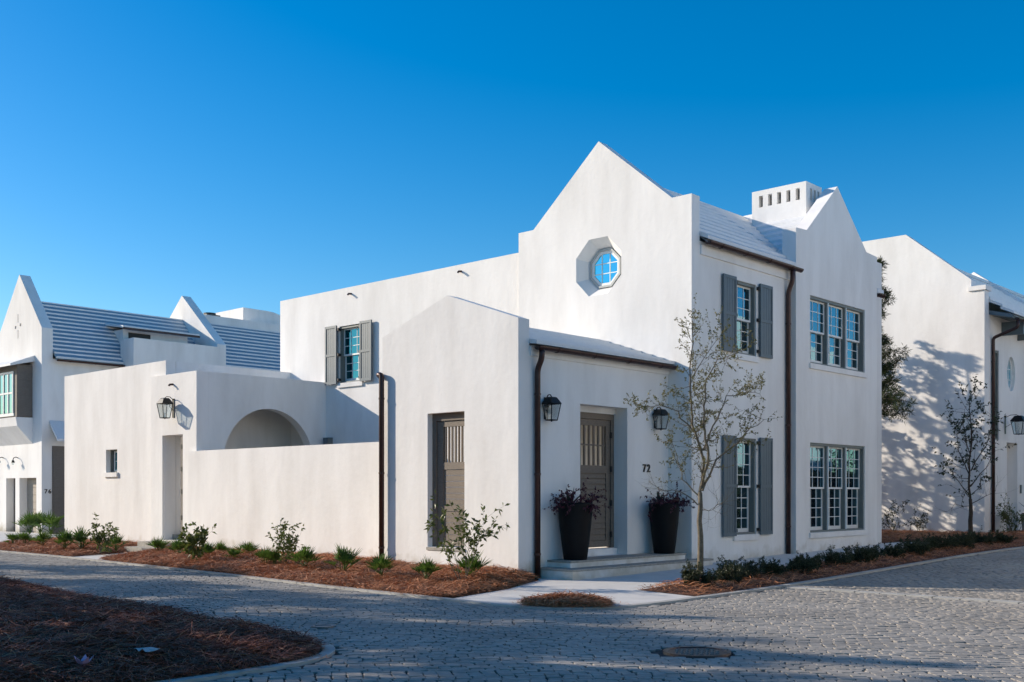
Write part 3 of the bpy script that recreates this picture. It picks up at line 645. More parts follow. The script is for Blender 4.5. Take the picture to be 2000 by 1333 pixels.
# house number
def text_mesh(body, size, m, depth=.012):
    cu = bpy.data.curves.new('number', 'FONT'); cu.body = body; cu.size = size; cu.extrude = depth; cu.offset = .003; cu.space_character = 1.3
    o = bpy.data.objects.new('tmp', cu); C.objects.link(o); dg = bpy.context.evaluated_depsgraph_get(); me = bpy.data.meshes.new_from_object(o.evaluated_get(dg))
    bpy.data.objects.remove(o); me.materials.clear(); me.materials.append(m); return me
n72 = link('house_number', text_mesh('72', .23, BLACK), house); n72.rotation_euler = (math.pi / 2, 0, math.pi / 2); n72.location = (.014, 3.84, 2.0)

# ================================================================= COURTYARD WALL and GATEHOUSE
cw = MB(); wall(cw, MA(.55), [(-12.31, -.4), (-3.812, -.4), (-3.812, 2.66), (-12.31, 2.66)], [], .25)
tag(cw.obj('courtyard_wall', STUCCO), 'long plain white stucco garden wall between the arched gatehouse and the entry wing', 'wall')
gate = thing('gatehouse', 'low white stucco gatehouse with an arch, a small square window and a narrow doorway', 'building')
gl = on_y(126, 733, .75); dr0 = on_y(317, 850, .65); dr1 = on_y(357, 848, .65)
pw0 = on_y(207, 879, .75); pw1 = on_y(229, 923, .75)
mb = MB(); wall(mb, MA(.75), [(gl.x, -.4), (-13.79, -.4), (-13.79, 5.2), (gl.x, 5.2)], [rect(pw0.x, pw1.x, pw1.z, pw0.z)], .3); mb.obj('wall', STUCCO, gate)
mb = MB(); wall(mb, MA(.65), [(-14.42, -.4), (-12.06, -.4), (-12.06, 4.78), (-14.42, 4.78)], [rect(dr0.x, dr1.x, .28, 3.13)], .36); mb.obj('portal', STUCCO, gate)
c0 = on_x(440, 880, -12.06); ct = on_x(527, 799, -12.06); c1 = on_x(611, 868, -12.06)
acy = (c0.y + c1.y) / 2 - .02; ar = (c1.y - c0.y) / 2 + .03
arch = [(acy - ar, -.35), (acy + ar, -.35)] + [(acy + ar * math.cos(t), ct.z - ar + ar * math.sin(t)) for t in [math.pi * k / 24 for k in range(25)]]
mb = MB(); wall(mb, MBx(-12.06), [(1.012, -.4), (4.88, -.4), (4.88, 4.78), (1.012, 4.78)], [arch], .32); mb.obj('arch_wall', STUCCO, gate)
mb = MB(); mb.box((-14.1, 1.06, -.4), (-13.79, 4.88, 5.2)); mb.box((-13.79, 1.02, 4.4), (-12.39, 4.87, 4.55)); mb.box((gl.x, 1.06, -.4), (gl.x + .3, 6, 5.2)); mb.box((gl.x + .3, 1.06, 4.8), (-14.1, 6, 4.95)); mb.box((gl.x + .3, 5.7, -.4), (-14.32, 6, 5.2))
mb.obj('wall', STUCCO, gate)
MB().box((-13.79, 1.02, -.1), (-12.39, 4.87, .3)).obj('floor', STONE, gate)
mb = MB(); Mw = MA(.75); e = .04
for a, b, c, d in ((pw0.x, pw0.x + e, pw1.z, pw0.z), (pw1.x - e, pw1.x, pw1.z, pw0.z), (pw0.x + e, pw1.x - e, pw0.z - e, pw0.z), (pw0.x + e, pw1.x - e, pw1.z, pw1.z + e)): mb.mbox(Mw, a + .001, b - .001, c + .001, d - .001, .14, .28)
wf = mb.obj('window', FRAME, gate)
sash(wf, Mw, 'A', pw0.x + e + .1, pw1.x - e - .002, pw1.z + e + .002, pw0.z - e - .002, 2, 2, .18, .04)
MB().mbox(Mw, pw0.x + .002, pw1.x - .002, pw1.z + .002, pw0.z - .002, .285, .30).obj('backing', FRAME, wf)
MB().mbox(Mw, pw0.x - .07, pw1.x + .07, pw1.z - .13, pw1.z - .002, -.06, .1).obj('sill', STUCCO, wf)
dl = MB().box((dr1.x - .13, .665, .28), (dr1.x - .002, .74, 3.06)).obj('door', WOODB, gate)
for v in (.9, 1.6, 2.2, 2.8): MB().box((dr1.x - .12, .652, v - .06), (dr1.x - .06, .664, v + .06)).obj('hinge', BLACK, dl)
for x0, x1, y0, y1, z in ((-14.0, -12.55, -.35, .64, .12), (-13.95, -12.6, .0, .64, .25), (dr0.x + .01, dr1.x - .01, .95, 1.4, .42), (dr0.x + .01, dr1.x - .01, 1.25, 2.2, .58)):
    MB().box((x0, y0, -.2), (x1, y1, z)).obj('step', STONE, gate)
p = on_y(338, 752, .65); MB().tube([(p.x, .72, p.z + .02), (p.x, .56, p.z), (p.x + .01, .52, p.z - .03)], .028, 8).obj('rain_spout', BRONZE, gate)
ub = thing('utility_box', 'small grey box mounted in the courtyard corner beside the arch', 'utility box')
MB().box((-11.98, 4.72, 2.92), (-11.74, 4.879, 3.16)).obj('case', FRAME, ub); MB().box((-11.96, 4.705, 2.94), (-11.76, 4.719, 3.14)).obj('cover', GREY, ub)

# ================================================================= NEIGHBOUR HOUSE ON THE LEFT (76)
lh = thing('house', 'white stucco house with steep gables and long stepped roof behind the gatehouse', 'house')
YA = 4.37; XB = -29.72
def slit(cx, cz, w_, h): return rect(cx - w_ / 2, cx + w_ / 2, cz - h / 2, cz + h / 2)
scx, scz = on_y(35.2, 638, YA).x, on_y(35.2, 638, YA).z
gd = [rect(on_y(12, 934, YA).x, on_y(30, 934, YA).x, -.06, 2.18), rect(on_y(38, 934, YA).x, on_y(71, 934, YA).x, -.06, 2.18)]
mb = MB(); wall(mb, MA(YA), [(-33.9, -.4), (XB, -.4), (XB, 8.16), (-31.81, 10.55), (-33.9, 8.16)], [slit(scx, scz + .33, .07, .34), slit(scx, scz - .33, .07, .34), slit(scx - .24, scz - .02, .14, .12), slit(scx + .24, scz + .04, .14, .12)] + gd, .45); mb.obj('gable_wall', STUCCO, lh)
for r_ in gd:
    x0, x1 = r_[0][0], r_[1][0]; gmat = WOODL if r_ is gd[1] else WOODB; d = MB().box((x0, YA + .32, -.1), (x1, YA + .36, 2.17)).obj('garage_door', gmat, lh)
    for i in range(7): MB().box((x0 + .05, YA + .30, i * .3 + .0), (x1 - .05, YA + .319, i * .3 + .285)).obj('board', gmat, d)
mb = MB(); wall(mb, MBx(XB), [(YA + .45, -.4), (19, -.4), (19, 6.95), (YA + .45, 6.95)], [], .3); mb.box((-33.9, YA + .45, -.4), (-33.6, 19, 7)); mb.box((-33.6, 18.7, -.4), (XB - .3, 19, 6.9)); mb.obj('wall', STUCCO, lh)
stepped_roof(lh, (-29.42, 6.98), (-31.81, 9.55), 'y', YA + .452, 18, 14, .06, m=ROOF_SHADED, m2=ROOF); stepped_roof(lh, (-34.2, 6.98), (-31.81, 9.55), 'y', YA + .452, 18, 6, .06)  # visible slope takes the shade-tinted colour, its risers stay white
gutter(lh, MBx(XB), YA + .47, 8.0, 6.90, -.36, .07)
mb = MB(); wall(mb, MA(11.78), [(-34.8, 6.5), (-28.85, 6.5), (-28.85, 8.17), (-31.81, 10.67), (-34.8, 8.17)], [], .45); mb.obj('gable_wall', STUCCO, lh)
MB().box((XB, 7.69, -.4), (-28.6, 11.78, 8.0)).obj('stair_tower', STUCCO, lh)
mb = MB(); mb.box((-31.3, 7.95, 7.2), (-30.0, 11.0, 8.52)); dm = mb.obj('dormer', STUCCO, lh)
MB().prism([(-31.6, 8.83), (-29.5, 8.50), (-29.5, 8.60), (-31.6, 8.93)], lambda p, q: (p, 7.7, q), lambda p, q: (p, 11.3, q)).obj('dormer_roof', ROOF, dm)
MB().box((-29.52, 7.7, 8.44), (-29.46, 11.3, 8.53)).obj('fascia', BRONZE, dm); MB().box((-30.0, 8.2, 8.05), (-29.97, 9.2, 8.4)).obj('window', BLACK, dm)
mb = MB(); mb.box((-32.3, 12.24, 9.2), (-31.85, 18, 9.95)); mb.box((-37, 12.24, 9.0), (-32.3, 18, 9.6)); mb.obj('parapet', STUCCO, lh)
prof = [(15.85, 8.5), (19.2, 8.5)] + [(19.2, 9.3)] + [(17.3 + 1.9 * math.cos(t), 9.3 + 1.47 * math.sin(t)) for t in [math.pi / 2 * k / 8 for k in range(1, 9)]] + [(15.85, 10.78)]
MB().prism(prof, lambda y, z: (-36.5, y, z), lambda y, z: (-33, y, z)).obj('roof_block', STUCCO, lh)
# bay window on the left gable
by = YA - .62; bx1 = on_y(33, 800, by).x
bay = MB().box((-36, by, 4.62), (bx1, YA - .002, 6.72)).obj('bay_window', WOODB, lh)
MB().prism([(YA - .002, 3.55), (by, 4.25), (by - .06, 4.6), (YA - .002, 4.6)], lambda y, z: (-36, y, z), lambda y, z: (bx1 + .02, y, z)).obj('corbel', STUCCO, bay)
MB().prism([(YA - .002, 6.86), (by - .35, 6.62), (by - .35, 6.70), (YA - .002, 7.1)], lambda y, z: (-36.2, y, z), lambda y, z: (bx1 + .22, y, z)).obj('bay_roof', ROOF, bay)
MB().box((-36, by - .03, 4.66), (bx1 - .25, by - .002, 4.78)).obj('sill', SASH, bay)
for i in range(7): MB().box((bx1, by + .01, 4.65 + i * .29), (bx1 + .015, YA - .01, 4.65 + i * .29 + .275)).obj('board', WOODB, bay)
mb = MB(); x1 = bx1 - .3
for i in range(5): mb.box((x1 - .44 * i - .05, by - .05, 4.78), (x1 - .44 * i + .02, by - .003, 6.45))
mb.box((x1 - 2, by - .046, 6.36), (x1, by - .004, 6.448)); mb.box((x1 - 2, by - .044, 5.55), (x1, by - .006, 5.62))
mb.obj('sash', SASH, bay)
for i in range(4): 
    for z0, z1 in ((4.79, 5.54), (5.63, 6.35)): MB().box((x1 - .44 * (i + 1) + .03, by - .02, z0), (x1 - .44 * i - .06, by - .004, z1)).obj('pane', GLASS, bay)
# boarded side door with a little roof
q0 = on_x(102, 960, XB + .02); q1 = on_x(126, 960, XB + .02)
sd = MB().box((XB - .01, q0.y, -.1), (XB + .05, q1.y + .4, 3.45)).obj('door', WOODB, lh)
for i in range(11): MB().box((XB + .051, q0.y + .02, -.05 + i * .31), (XB + .07, q1.y + .38, -.05 + i * .31 + .3)).obj('board', WOODB, sd)
MB().prism([(XB + .01, 4.35), (XB + .75, 3.62), (XB + .75, 3.72), (XB + .01, 4.47)], lambda x, z: (x, q0.y - .12, z), lambda x, z: (x, q1.y + .6, z)).obj('awning', ROOF, lh)
n76 = link('house_number', text_mesh('76', .24, IRON), lh); n76.rotation_euler = (math.pi / 2, 0, math.pi / 2); pp = on_x(86.5, 964, XB); n76.location = (XB + .014, pp.y, pp.z)
ac = thing('air_conditioner', 'dark grey rooftop air-conditioning unit beside the curved parapet', 'air conditioner')
MB().box((-33.6, 13.75, 9.6), (-32.9, 14.5, 10.2)).obj('case', ACM, ac); MB().lathe([(.0, .0), (.3, .0), (.3, .1), (.27, .1), (.27, .03), (0, .03)], (-33.25, 14.12, 10.2), 16).obj('fan_grille', BLACK, ac)
for i in range(6): MB().box((-32.9, 13.8 + i * .115, 9.68), (-32.885, 13.86 + i * .115, 10.12)).obj('louvre', BLACK, ac)

# ================================================================= NEIGHBOUR HOUSE ON THE RIGHT
rh = thing('house', 'white stucco house at the right edge with tree shadows on its blank gable wall', 'house')
YR, XR = 22.1, .56
mb = MB(); wall(mb, MA(YR), [(-9, -.4), (XR, -.4), (XR, 8.25), (.13, 8.3), (.13, 8.64), (-2.08, 10.48), (-9, 10.5)], [], .4); mb.obj('gable_wall', STUCCO, rh)
MB().box((.05, YR - .06, 8.252), (XR + .06, YR + .5, 8.4)).obj('coping', STUCCO, rh)
MR = MBx(XR)
w0, w1 = on_x(1937, 700, XR), on_x(1951, 700, XR); d0_, d1_ = on_x(1966, 900, XR), on_x(1987, 900, XR); ov = on_x(1975, 731, XR)
oval = [(ov.y + .40 * math.cos(2 * math.pi * k / 20), ov.z + .60 * math.sin(2 * math.pi * k / 20)) for k in range(20)]
mb = MB(); wall(mb, MR, [(YR + .402, -.4), (40, -.4), (40, 7.55), (YR + .402, 7.55)], [rect(w0.y, w1.y, 3.35, 6.36), oval, rect(d0_.y, d1_.y, .2, 3.3)], .35); mb.obj('wall', STUCCO, rh)
window(rh, MR, 'B', w0.y, w1.y, 3.35, 6.36, 1, 2, 5, 5, sill=False)
mb = MB(); o2 = [(ov.y + .34 * math.cos(2 * math.pi * k / 20), ov.z + .54 * math.sin(2 * math.pi * k / 20)) for k in range(20)]
wall(mb, lambda u, v, d: MR(u, v, d + .1), oval, [o2], .1); owr = mb.obj('oval_window', SASH, rh)
MB().prism(o2, lambda u, v: MR(u, v, .15), lambda u, v: MR(u, v, .16)).obj('pane', GLASS, owr)
mb = MB(); [mb.mbox(MR, ov.y + t - .012, ov.y + t + .012, ov.z - .5, ov.z + .5, .13, .149) for t in (-.12, .12)]; [mb.mbox(MR, ov.y - .33, ov.y + .33, ov.z + t - .012, ov.z + t + .012, .132, .148) for t in (-.18, .18)]; mb.obj('muntin', SASH, owr)
MB().mbox(MR, d0_.y, d1_.y, .2, 3.3, .34, .38).obj('door', STUCCO, rh)
window(rh, MR, 'B', 26.0, 27.2, .4, 3.2, 1, 3, 4, 4, sill=False) if False else None
mb = MB(); mb.box((-9, YR + .4, -.4), (-8.7, 40, 9)); mb.obj('wall', STUCCO, rh)
MB().prism([(XR - .3, 7.56), (XR + .75, 7.30), (XR + .75, 7.42), (XR - .3, 7.70)], lambda x, z: (x, YR + .405, z), lambda x, z: (x, 40, z)).obj('soffit', GREY, rh)
stepped_roof(rh, (XR + .8, 7.45), (-2.08, 9.9), 'y', YR + .404, 40, 9); stepped_roof(rh, (-9.2, 7.4), (-2.08, 9.9), 'y', YR + .404, 40, 4)
mb = MB(); wall(mb, MA(29.5), [(-9, 7), (XR, 7), (XR, 8.1), (-2.45, 10.35), (-6, 8)], [], .4); mb.obj('gable_wall', STUCCO, rh)
gutter(rh, MR, YR + .5, 39.5, 7.30, -.85, .08)
downpipe(rh, MR, [(YR + .62, 7.24, -.85), (YR + .62, 7.0, -.85), (YR + .62, 6.72, -.07), (YR + .62, .1, -.07)])
for i in range(8): MB().mbox(MR, YR + 1.6 + i * 1.6, YR + 1.72 + i * 1.6, 6.9, 7.35, -.7, .01).obj('bracket', GREY, rh)
MB().mbox(MR, d1_.y + .25, d1_.y + .37, 1.55, 1.85, -.04, -.001).obj('intercom', FRAME, rh)
mb = MB(); mb.box((XR + .002, 24.0, -.1), (XR + 1.4, 27, .14)); mb.obj('step', STUCCO, rh)

# ================================================================= HOUSES ACROSS THE SIDE STREET (seen in the window panes)
for (x0, y0, y1, hgt, gy) in ((12.6, 1.5, 17.0, 8.2, 9.0), (12.9, 18.5, 36.0, 8.6, 26.0)):
    oh = thing('house', ('white stucco house across the side street, nearer of two, mirrored in the windows' if y0 < 10 else 'white stucco house across the side street, farther of two, mirrored in the windows'), 'house')
    Mo = lambda u, v, d: (x0 + d, u, v)
    mb = MB(); wall(mb, Mo, [(y0, -.4), (y1, -.4), (y1, hgt), (gy + 2.6, hgt), (gy, hgt + 2.4), (gy - 2.6, hgt), (y0, hgt)], [rect(y0 + 1.5 + k * 2.9, y0 + 2.6 + k * 2.9, z, z + 2.0) for k in range(5) for z in (.8, 4.5)], .3); mb.obj('gable_wall', STUCCO, oh)
    for k in range(5):
        for z in (.8, 4.5): MB().box((x0 + .2, y0 + 1.5 + k * 2.9, z), (x0 + .25, y0 + 2.6 + k * 2.9, z + 2)).obj('window', GLASS, oh)
    mb = MB(); mb.box((x0 + .3, y0, -.4), (x0 + 9, y0 + .3, hgt)); mb.box((x0 + .3, y1 - .3, -.4), (x0 + 9, y1, hgt)); mb.box((x0 + 8.7, y0 + .3, -.4), (x0 + 9, y1 - .3, hgt)); mb.obj('wall', STUCCO, oh)
    stepped_roof(oh, (x0 + .35, hgt), (x0 + 4.5, hgt + 2.2), 'y', y0 + .3, y1 - .3, 9); stepped_roof(oh, (x0 + 9.2, hgt), (x0 + 4.5, hgt + 2.2), 'y', y0 + .3, y1 - .3, 4)

# ================================================================= PINE STRAW over the beds (too fine to count)
def straw(poly, rise, dz, n, m, parent, wid=.008, length=(.12, .28), name='pine_straw', maxd=45):
    xs = [p[0] for p in poly]; ys = [p[1] for p in poly]
    X = npr.uniform(max(min(xs), -24), max(xs), n * 5); Y = npr.uniform(max(min(ys), -14), max(ys), n * 5)
    k = np_inside(X, Y, poly); dx, dy = X - CAM[0], Y - CAM[1]; v = dx * FW[0] + dy * FW[1]; u = dx * RT[0] + dy * RT[1]
    k &= (v > 5) & (v < maxd); im = CX + FPX * u / np.maximum(v, .1); k &= (im > -350) & (im < 2350)
    X, Y = X[k][:n], Y[k][:n]; n = len(X)
    Z = np_ter(X, Y) + dz + bed_z(X, Y, poly, rise)
    th = 1.6 * np.sin(X * 1.7 + 2 * np.sin(Y * 1.1)) + npr.normal(0, .8, n); L = npr.uniform(*length, n); el = npr.normal(.06, .16, n)
    D = np.stack([np.cos(th) * np.cos(el), np.sin(th) * np.cos(el), np.sin(el)], -1) * (L / 2)[:, None]
    S = np.stack([-np.sin(th), np.cos(th), npr.normal(0, .5, n)], -1); S /= np.linalg.norm(S, axis=1)[:, None]; S *= wid / 2
    P = np.stack([X, Y, Z + .006 + np.abs(npr.normal(0, .016, n)) + np.abs(D[:, 2])], -1)
    mid = P + np.array([0, 0, 1]) * (L * npr.uniform(.02, .12, n))[:, None]
    V = np.stack([P - D - S, P - D + S, mid + S, mid - S, P + D + S * .5, P + D - S * .5], 1).reshape(-1, 3)
    o = (np.arange(n) * 6)[:, None]
    ob = link(name, fast_mesh(name, V, [np.concatenate([o + np.array([[0, 1, 2, 3]]), o + np.array([[3, 2, 4, 5]])])], m), parent); ob['kind'] = 'stuff'
    return ob
bedo = [o for o in C.objects if o.name.startswith('mulch_bed')]
straw(BED_L, rise_l, .015, 16000, STRAW, bedo[0]); straw(BED_W, rise_w, .015, 70000, STRAW, bedo[1]); straw(BED_T, rise_t, .015, 42000, STRAW, bedo[2], .009)
straw(ISLB, rise_i, .015, 95000, STRAWD, bedo[3], .008); straw(ISLB, rise_i, .02, 14000, STRAW, bedo[3], .006)
straw(MOUND, rise_m, .02, 9000, STRAW, bedo[4])

def stray(poly, n, m, parent, out=.14):
    P0 = []
    segs = [(poly[i - 1], poly[i]) for i in range(len(poly))]; L = np.array([math.dist(a, b) for a, b in segs]); pick = npr.choice(len(segs), n, p=L / L.sum())
    t = npr.random(n); A = np.array([segs[k][0] for k in pick]); B = np.array([segs[k][1] for k in pick]); Q = A + (B - A) * t[:, None] + npr.normal(0, out, (n, 2))
    th = npr.uniform(0, 6.28, n); l = npr.uniform(.05, .12, n); D = np.stack([np.cos(th), np.sin(th)], -1) * l[:, None]; S = np.stack([-np.sin(th), np.cos(th)], -1) * .004
    z = np_ter(Q[:, 0], Q[:, 1]) + .032; zz_ = np.stack([z, z, z + .006, z + .006], 1)[..., None]
    V = np.concatenate([np.stack([Q - D - S, Q - D + S, Q + D + S, Q + D - S], 1), zz_], -1).reshape(-1, 3)
    o = link('stray_straw', fast_mesh('stray_straw', V, [(np.arange(n) * 4)[:, None] + np.array([[0, 1, 2, 3]])], m), parent); o['kind'] = 'stuff'
for k_, (pl_, n_) in enumerate(((BED_L, 500), (BED_W, 1400), (BED_T, 1200), ([p for p in ISLB if p[0] > -8 and p[1] > -12], 1200), (MOUND, 400))): stray(pl_, n_, STRAW, bedo[k_])

# ================================================================= PLANTS
class Leaves:
    def __init__(s): s.p = []; s.d = []; s.l = []; s.w = []
    def add(s, p, d, l, w_): s.p.append(tuple(p)); s.d.append(tuple(d)); s.l.append(l); s.w.append(w_)
    def mesh(s, name, m, r_, droop=.15):
        P = np.array(s.p); D = np.array(s.d, float); D /= np.linalg.norm(D, axis=1)[:, None] + 1e-9; L = np.array(s.l)[:, None]; W = np.array(s.w)[:, None]
        N = r_.normal(0, 1, D.shape); S = np.cross(D, N); S /= np.linalg.norm(S, axis=1)[:, None] + 1e-9; U = np.cross(S, D)
        a = P; b = P + D * L * .5 + S * W * .5 + U * W * .18; c = P + D * L - np.array([0, 0, 1]) * L * droop; d = P + D * L * .5 - S * W * .5 + U * W * .18
        V = np.stack([a, b, c, d], 1).reshape(-1, 3); o = (np.arange(len(P)) * 4)[:, None]
        return fast_mesh(name, V, [np.concatenate([o + np.array([[0, 1, 2]]), o + np.array([[0, 2, 3]])])], m)
def rvec(r_, s=1.0): return Vector((r_.gauss(0, s), r_.gauss(0, s), r_.gauss(0, s)))
def twigs(mb, lv, p, d, length, rad, lev, r_, spread=.75, leaf=(.035, .05, .016), n_leaf=5, up=.12, kids=(2, 4), nleaf_lev=1, wob=.16):
    """a branch with side twigs; leaves on the last levels"""
    n = 4; pts = [Vector(p)]; d = Vector(d).normalized(); ds = [d.copy()]
    for i in range(n):
        d = (d + rvec(r_, wob) + Vector((0, 0, up))).normalized(); pts.append(pts[-1] + d * length / n); ds.append(d.copy())
    mb.tube(pts, [rad * (1 - .7 * i / n) for i in range(n + 1)], 4 if rad < .012 else 6, False)
    if lev > 0:
        for k in range(r_.randint(*kids)):
            i = r_.randint(1, n); q = (ds[i] + rvec(r_, spread)).normalized()
            twigs(mb, lv, pts[i], q, length * r_.uniform(.45, .75), rad * .5, lev - 1, r_, spread, leaf, n_leaf, up, kids, nleaf_lev, wob)
    if lev <= nleaf_lev:
        for k in range(n_leaf):
            t = r_.uniform(.25, 1); i = min(int(t * n), n - 1); q = pts[i].lerp(pts[i + 1], t * n - i)
            lv.add(q, ds[i] * .6 + rvec(r_, .6), r_.uniform(leaf[0], leaf[1]), leaf[2] * r_.uniform(.8, 1.2))
def young_tree(label, base, limbs, D0, seed, leafm, barkm, trunk_r, leaf, n_leaf, kids, trunk_top, twl=.42, lev=2, step=.17, bare_low=True):
    r_ = random.Random(seed); t = thing('young_tree', label, 'tree', loc=(0, 0, 0)); mb = MB(); lv = Leaves()
    tt = on_d(*trunk_top, D0); pts = [base - Vector((0, 0, .15))] + [base.lerp(tt, k / 6) + Vector((r_.uniform(-.012, .012), r_.uniform(-.012, .012), 0)) for k in range(1, 7)]
    mb.tube(pts, [trunk_r * (1.15 - .07 * i) for i in range(len(pts))], 10)
    for pl, r0, offs in limbs:
        P = [on_d(x, y, D0 + o_) for (x, y), o_ in zip(pl, offs)]
        Q = []
        for i in range(len(P) - 1):
            m_ = max(2, int((P[i + 1] - P[i]).length / step))
            for k in range(m_): Q.append(P[i].lerp(P[i + 1], k / m_) + rvec(r_, .012))
        Q.append(P[-1]); n = len(Q); mb.tube(Q, [r0 * (1 - .8 * i / (n - 1)) for i in range(n)], 6, False)
        bare = P[-1].z < 2.15
        for i in range(1, n):
            d = (Q[i] - Q[i - 1]).normalized()
            for _ in range(2 if i > n * .25 else 1):
                twigs(mb, lv, Q[i], (d * .6 + rvec(r_, .75)).normalized(), twl * r_.uniform(.6, 1.25), max(.0035, r0 * .35 * (1 - .6 * i / n)), lev, r_, .7, leaf, (0 if bare and bare_low else n_leaf if i > n * .3 else max(1, n_leaf // 3)), .1, kids)
    mb.obj('trunk', barkm, t, True); link('crown', lv.mesh('crown', leafm, np.random.default_rng(seed)), t)
    return t
b1 = on_ground(1367, 1130, .125); D1 = project(b1)[2]
LIMBS1 = [([(1366, 968), (1376, 905), (1356, 845), (1347, 770), (1350, 690), (1353, 628)], .028, [0, 0, .05, .1, .05, 0]),
          ([(1368, 960), (1384, 890), (1374, 825), (1378, 745), (1402, 700), (1438, 690)], .026, [0, -.1, -.15, -.2, -.3, -.4]),
          ([(1369, 960), (1398, 898), (1440, 868), (1466, 835), (1492, 820)], .022, [0, .05, .1, .2, .3]),
          ([(1376, 880), (1400, 820), (1420, 775), (1462, 765), (1484, 770)], .017, [0, .15, .25, .35, .4]),
          ([(1352, 840), (1325, 805), (1290, 790), (1248, 797)], .014, [.05, -.1, -.2, -.3]),
          ([(1363, 970), (1335, 935), (1322, 890), (1310, 862)], .015, [0, .1, .2, .2]),
          ([(1364, 985), (1330, 960), (1296, 958), (1268, 942)], .012, [0, -.15, -.25, -.3]),
          ([(1366, 995), (1385, 1000), (1400, 986), (1413, 984)], .009, [0, -.1, -.1, -.15]),
          ([(1350, 740), (1375, 700), (1400, 665), (1412, 655)], .010, [.05, .1, .1, .1])]
young_tree('slender young oak with sparse olive leaves standing before the entry steps', b1, LIMBS1, D1, 5, LEAF_OAK, BARK, .052, (.035, .062, .021), 9, (2, 4), (1367, 962), .36, 1, .13)
b2 = on_ground(1896, 1060, .06); D2 = project(b2)[2]
LIMBS2 = [([(1896, 985), (1893, 920), (1897, 850), (1893, 775)], .034, [0, 0, .1, 0]), ([(1896, 970), (1870, 940), (1855, 915)], .018, [0, -.2, -.4]), ([(1896, 950), (1925, 915), (1945, 880)], .018, [0, .3, .4]),
          ([(1895, 930), (1872, 880), (1868, 840)], .018, [0, .4, .6]), ([(1896, 920), (1925, 870), (1940, 815)], .018, [0, -.3, -.5]), ([(1896, 990), (1865, 985), (1850, 1000)], .010, [0, .1, .2]), ([(1896, 985), (1925, 970), (1944, 960)], .012, [0, -.2, -.3]), ([(1895, 890), (1880, 830), (1884, 800)], .014, [0, -.3, -.4])]
young_tree('small dark leafy tree in front of the right house by its drainpipe', b2, LIMBS2, D2, 9, LEAF_DARK, BARKD, .06, (.07, .11, .045), 6, (1, 3), (1896, 975), .5, 1, .2)
def shrub(label, base, hgt, seed, leafm, n_stem, leaf, n_leaf, spread, name='shrub', cat='shrub', group=None, lev=1, stemr=.009):
    r_ = random.Random(seed); t = thing(name, label, cat, group); mb = MB(); lv = Leaves()
    for k in range(n_stem):
        a = r_.uniform(0, 6.28); d = Vector((math.cos(a) * spread, math.sin(a) * spread, 1)).normalized()
        twigs(mb, lv, base + Vector((math.cos(a) * .03, math.sin(a) * .03, -.03)), d, hgt * r_.uniform(.6, 1.0), stemr, lev + 1, r_, .55, leaf, n_leaf, .12, (2, 4), 1, .13)
    mb.obj('stem', BARK, t, True); link('foliage', lv.mesh('foliage', leafm, np.random.default_rng(seed)), t); return t
G_BED = 'leafy shrubs in the long mulch bed'
shrub('tall thin leafy shrub in front of the slatted gate on the entry gable', on_ground(905, 1141, .08), 1.15, 21, LEAF_SHRUB, 6, (.08, .13, .045), 6, .42, group=G_BED)
shrub('bushy shrub with upright leaves beside the narrow gatehouse doorway', on_ground(372, 1096, .12), .62, 22, LEAF_SHRUB, 7, (.10, .16, .055), 6, .45, group=G_BED)
shrub('thin upright shrub before the middle of the courtyard wall', on_ground(553, 1108, .1), .6, 23, LEAF_SHRUB, 6, (.07, .12, .04), 6, .3, group=G_BED)
shrub('leafy round-topped shrub below the small square window', on_ground(198, 1078, .1), .58, 24, LEAF_SHRUB, 7, (.08, .12, .045), 7, .35, group=G_BED)
# palmettos: fan leaves shared between the clumps
def frond_mesh(seed):
    r_ = random.Random(seed); mb = MB(); L = .17; pet = [Vector((0, 0, 0)), Vector((.06, 0, .07)), Vector((L, 0, .12))]
    mb.tube(pet, [.006, .005, .004], 4, False); n = 11; c = pet[-1]
    for i in range(n):
        a = math.radians(-82 + 164 * i / (n - 1) + r_.uniform(-4, 4)); l = .235 * (1 - .22 * abs(i - 5) / 5) * r_.uniform(.9, 1.1)
        d = Vector((math.cos(a), math.sin(a), .38 + .25 * abs(math.sin(a)))).normalized(); s_ = Vector((-math.sin(a), math.cos(a), 0)) * .0105
        q = c + d * l * .45; e = c + d * l - Vector((0, 0, .02))
        mb.add([c, q + s_, q + Vector((0, 0, -.006)), q - s_, e], [(0, 1, 2), (0, 2, 3), (1, 4, 2), (2, 4, 3)])
    return mb.mesh('frond', LEAF_PALM)
FRONDS = [frond_mesh(k) for k in range(4)]
def palmetto(label, base, s, seed, n=17, group='fan palmettos in the mulch beds'):
    r_ = random.Random(seed); t = thing('palmetto', label, 'palmetto', group, base); t.rotation_euler = (0, 0, r_.uniform(0, 6)); sz = r_.uniform(.95, 1.32)
    for k in range(n):
        o = link('frond', FRONDS[k % 4], t, (0, 0, .02)); o.rotation_euler = (r_.uniform(-.3, .3), -math.radians(r_.choice([8, 25, 40, 55, 68]) + r_.uniform(-8, 8)), 2.4 * k + r_.uniform(-.3, .3)); q = s * sz * r_.uniform(.75, 1.15); o.scale = (q, q, q)
    return t
ORD = ['first', 'second', 'third', 'fourth', 'fifth', 'sixth', 'seventh', 'eighth', 'ninth', 'tenth', 'eleventh', 'twelfth', 'thirteenth', 'fourteenth', 'fifteenth', 'sixteenth', 'seventeenth', 'eighteenth']
row = [(918, 1137, 1.0), (832, 1140, .98), (745, 1132, 1.1), (672, 1124, 1.05), (596, 1117, 1.05), (536, 1110, .8), (515, 1109, .95), (484, 1094, .95), (456, 1099, .8), (432, 1090, .85), (405, 1094, .9), (350, 1092, .9), (310, 1086, 1.15)]
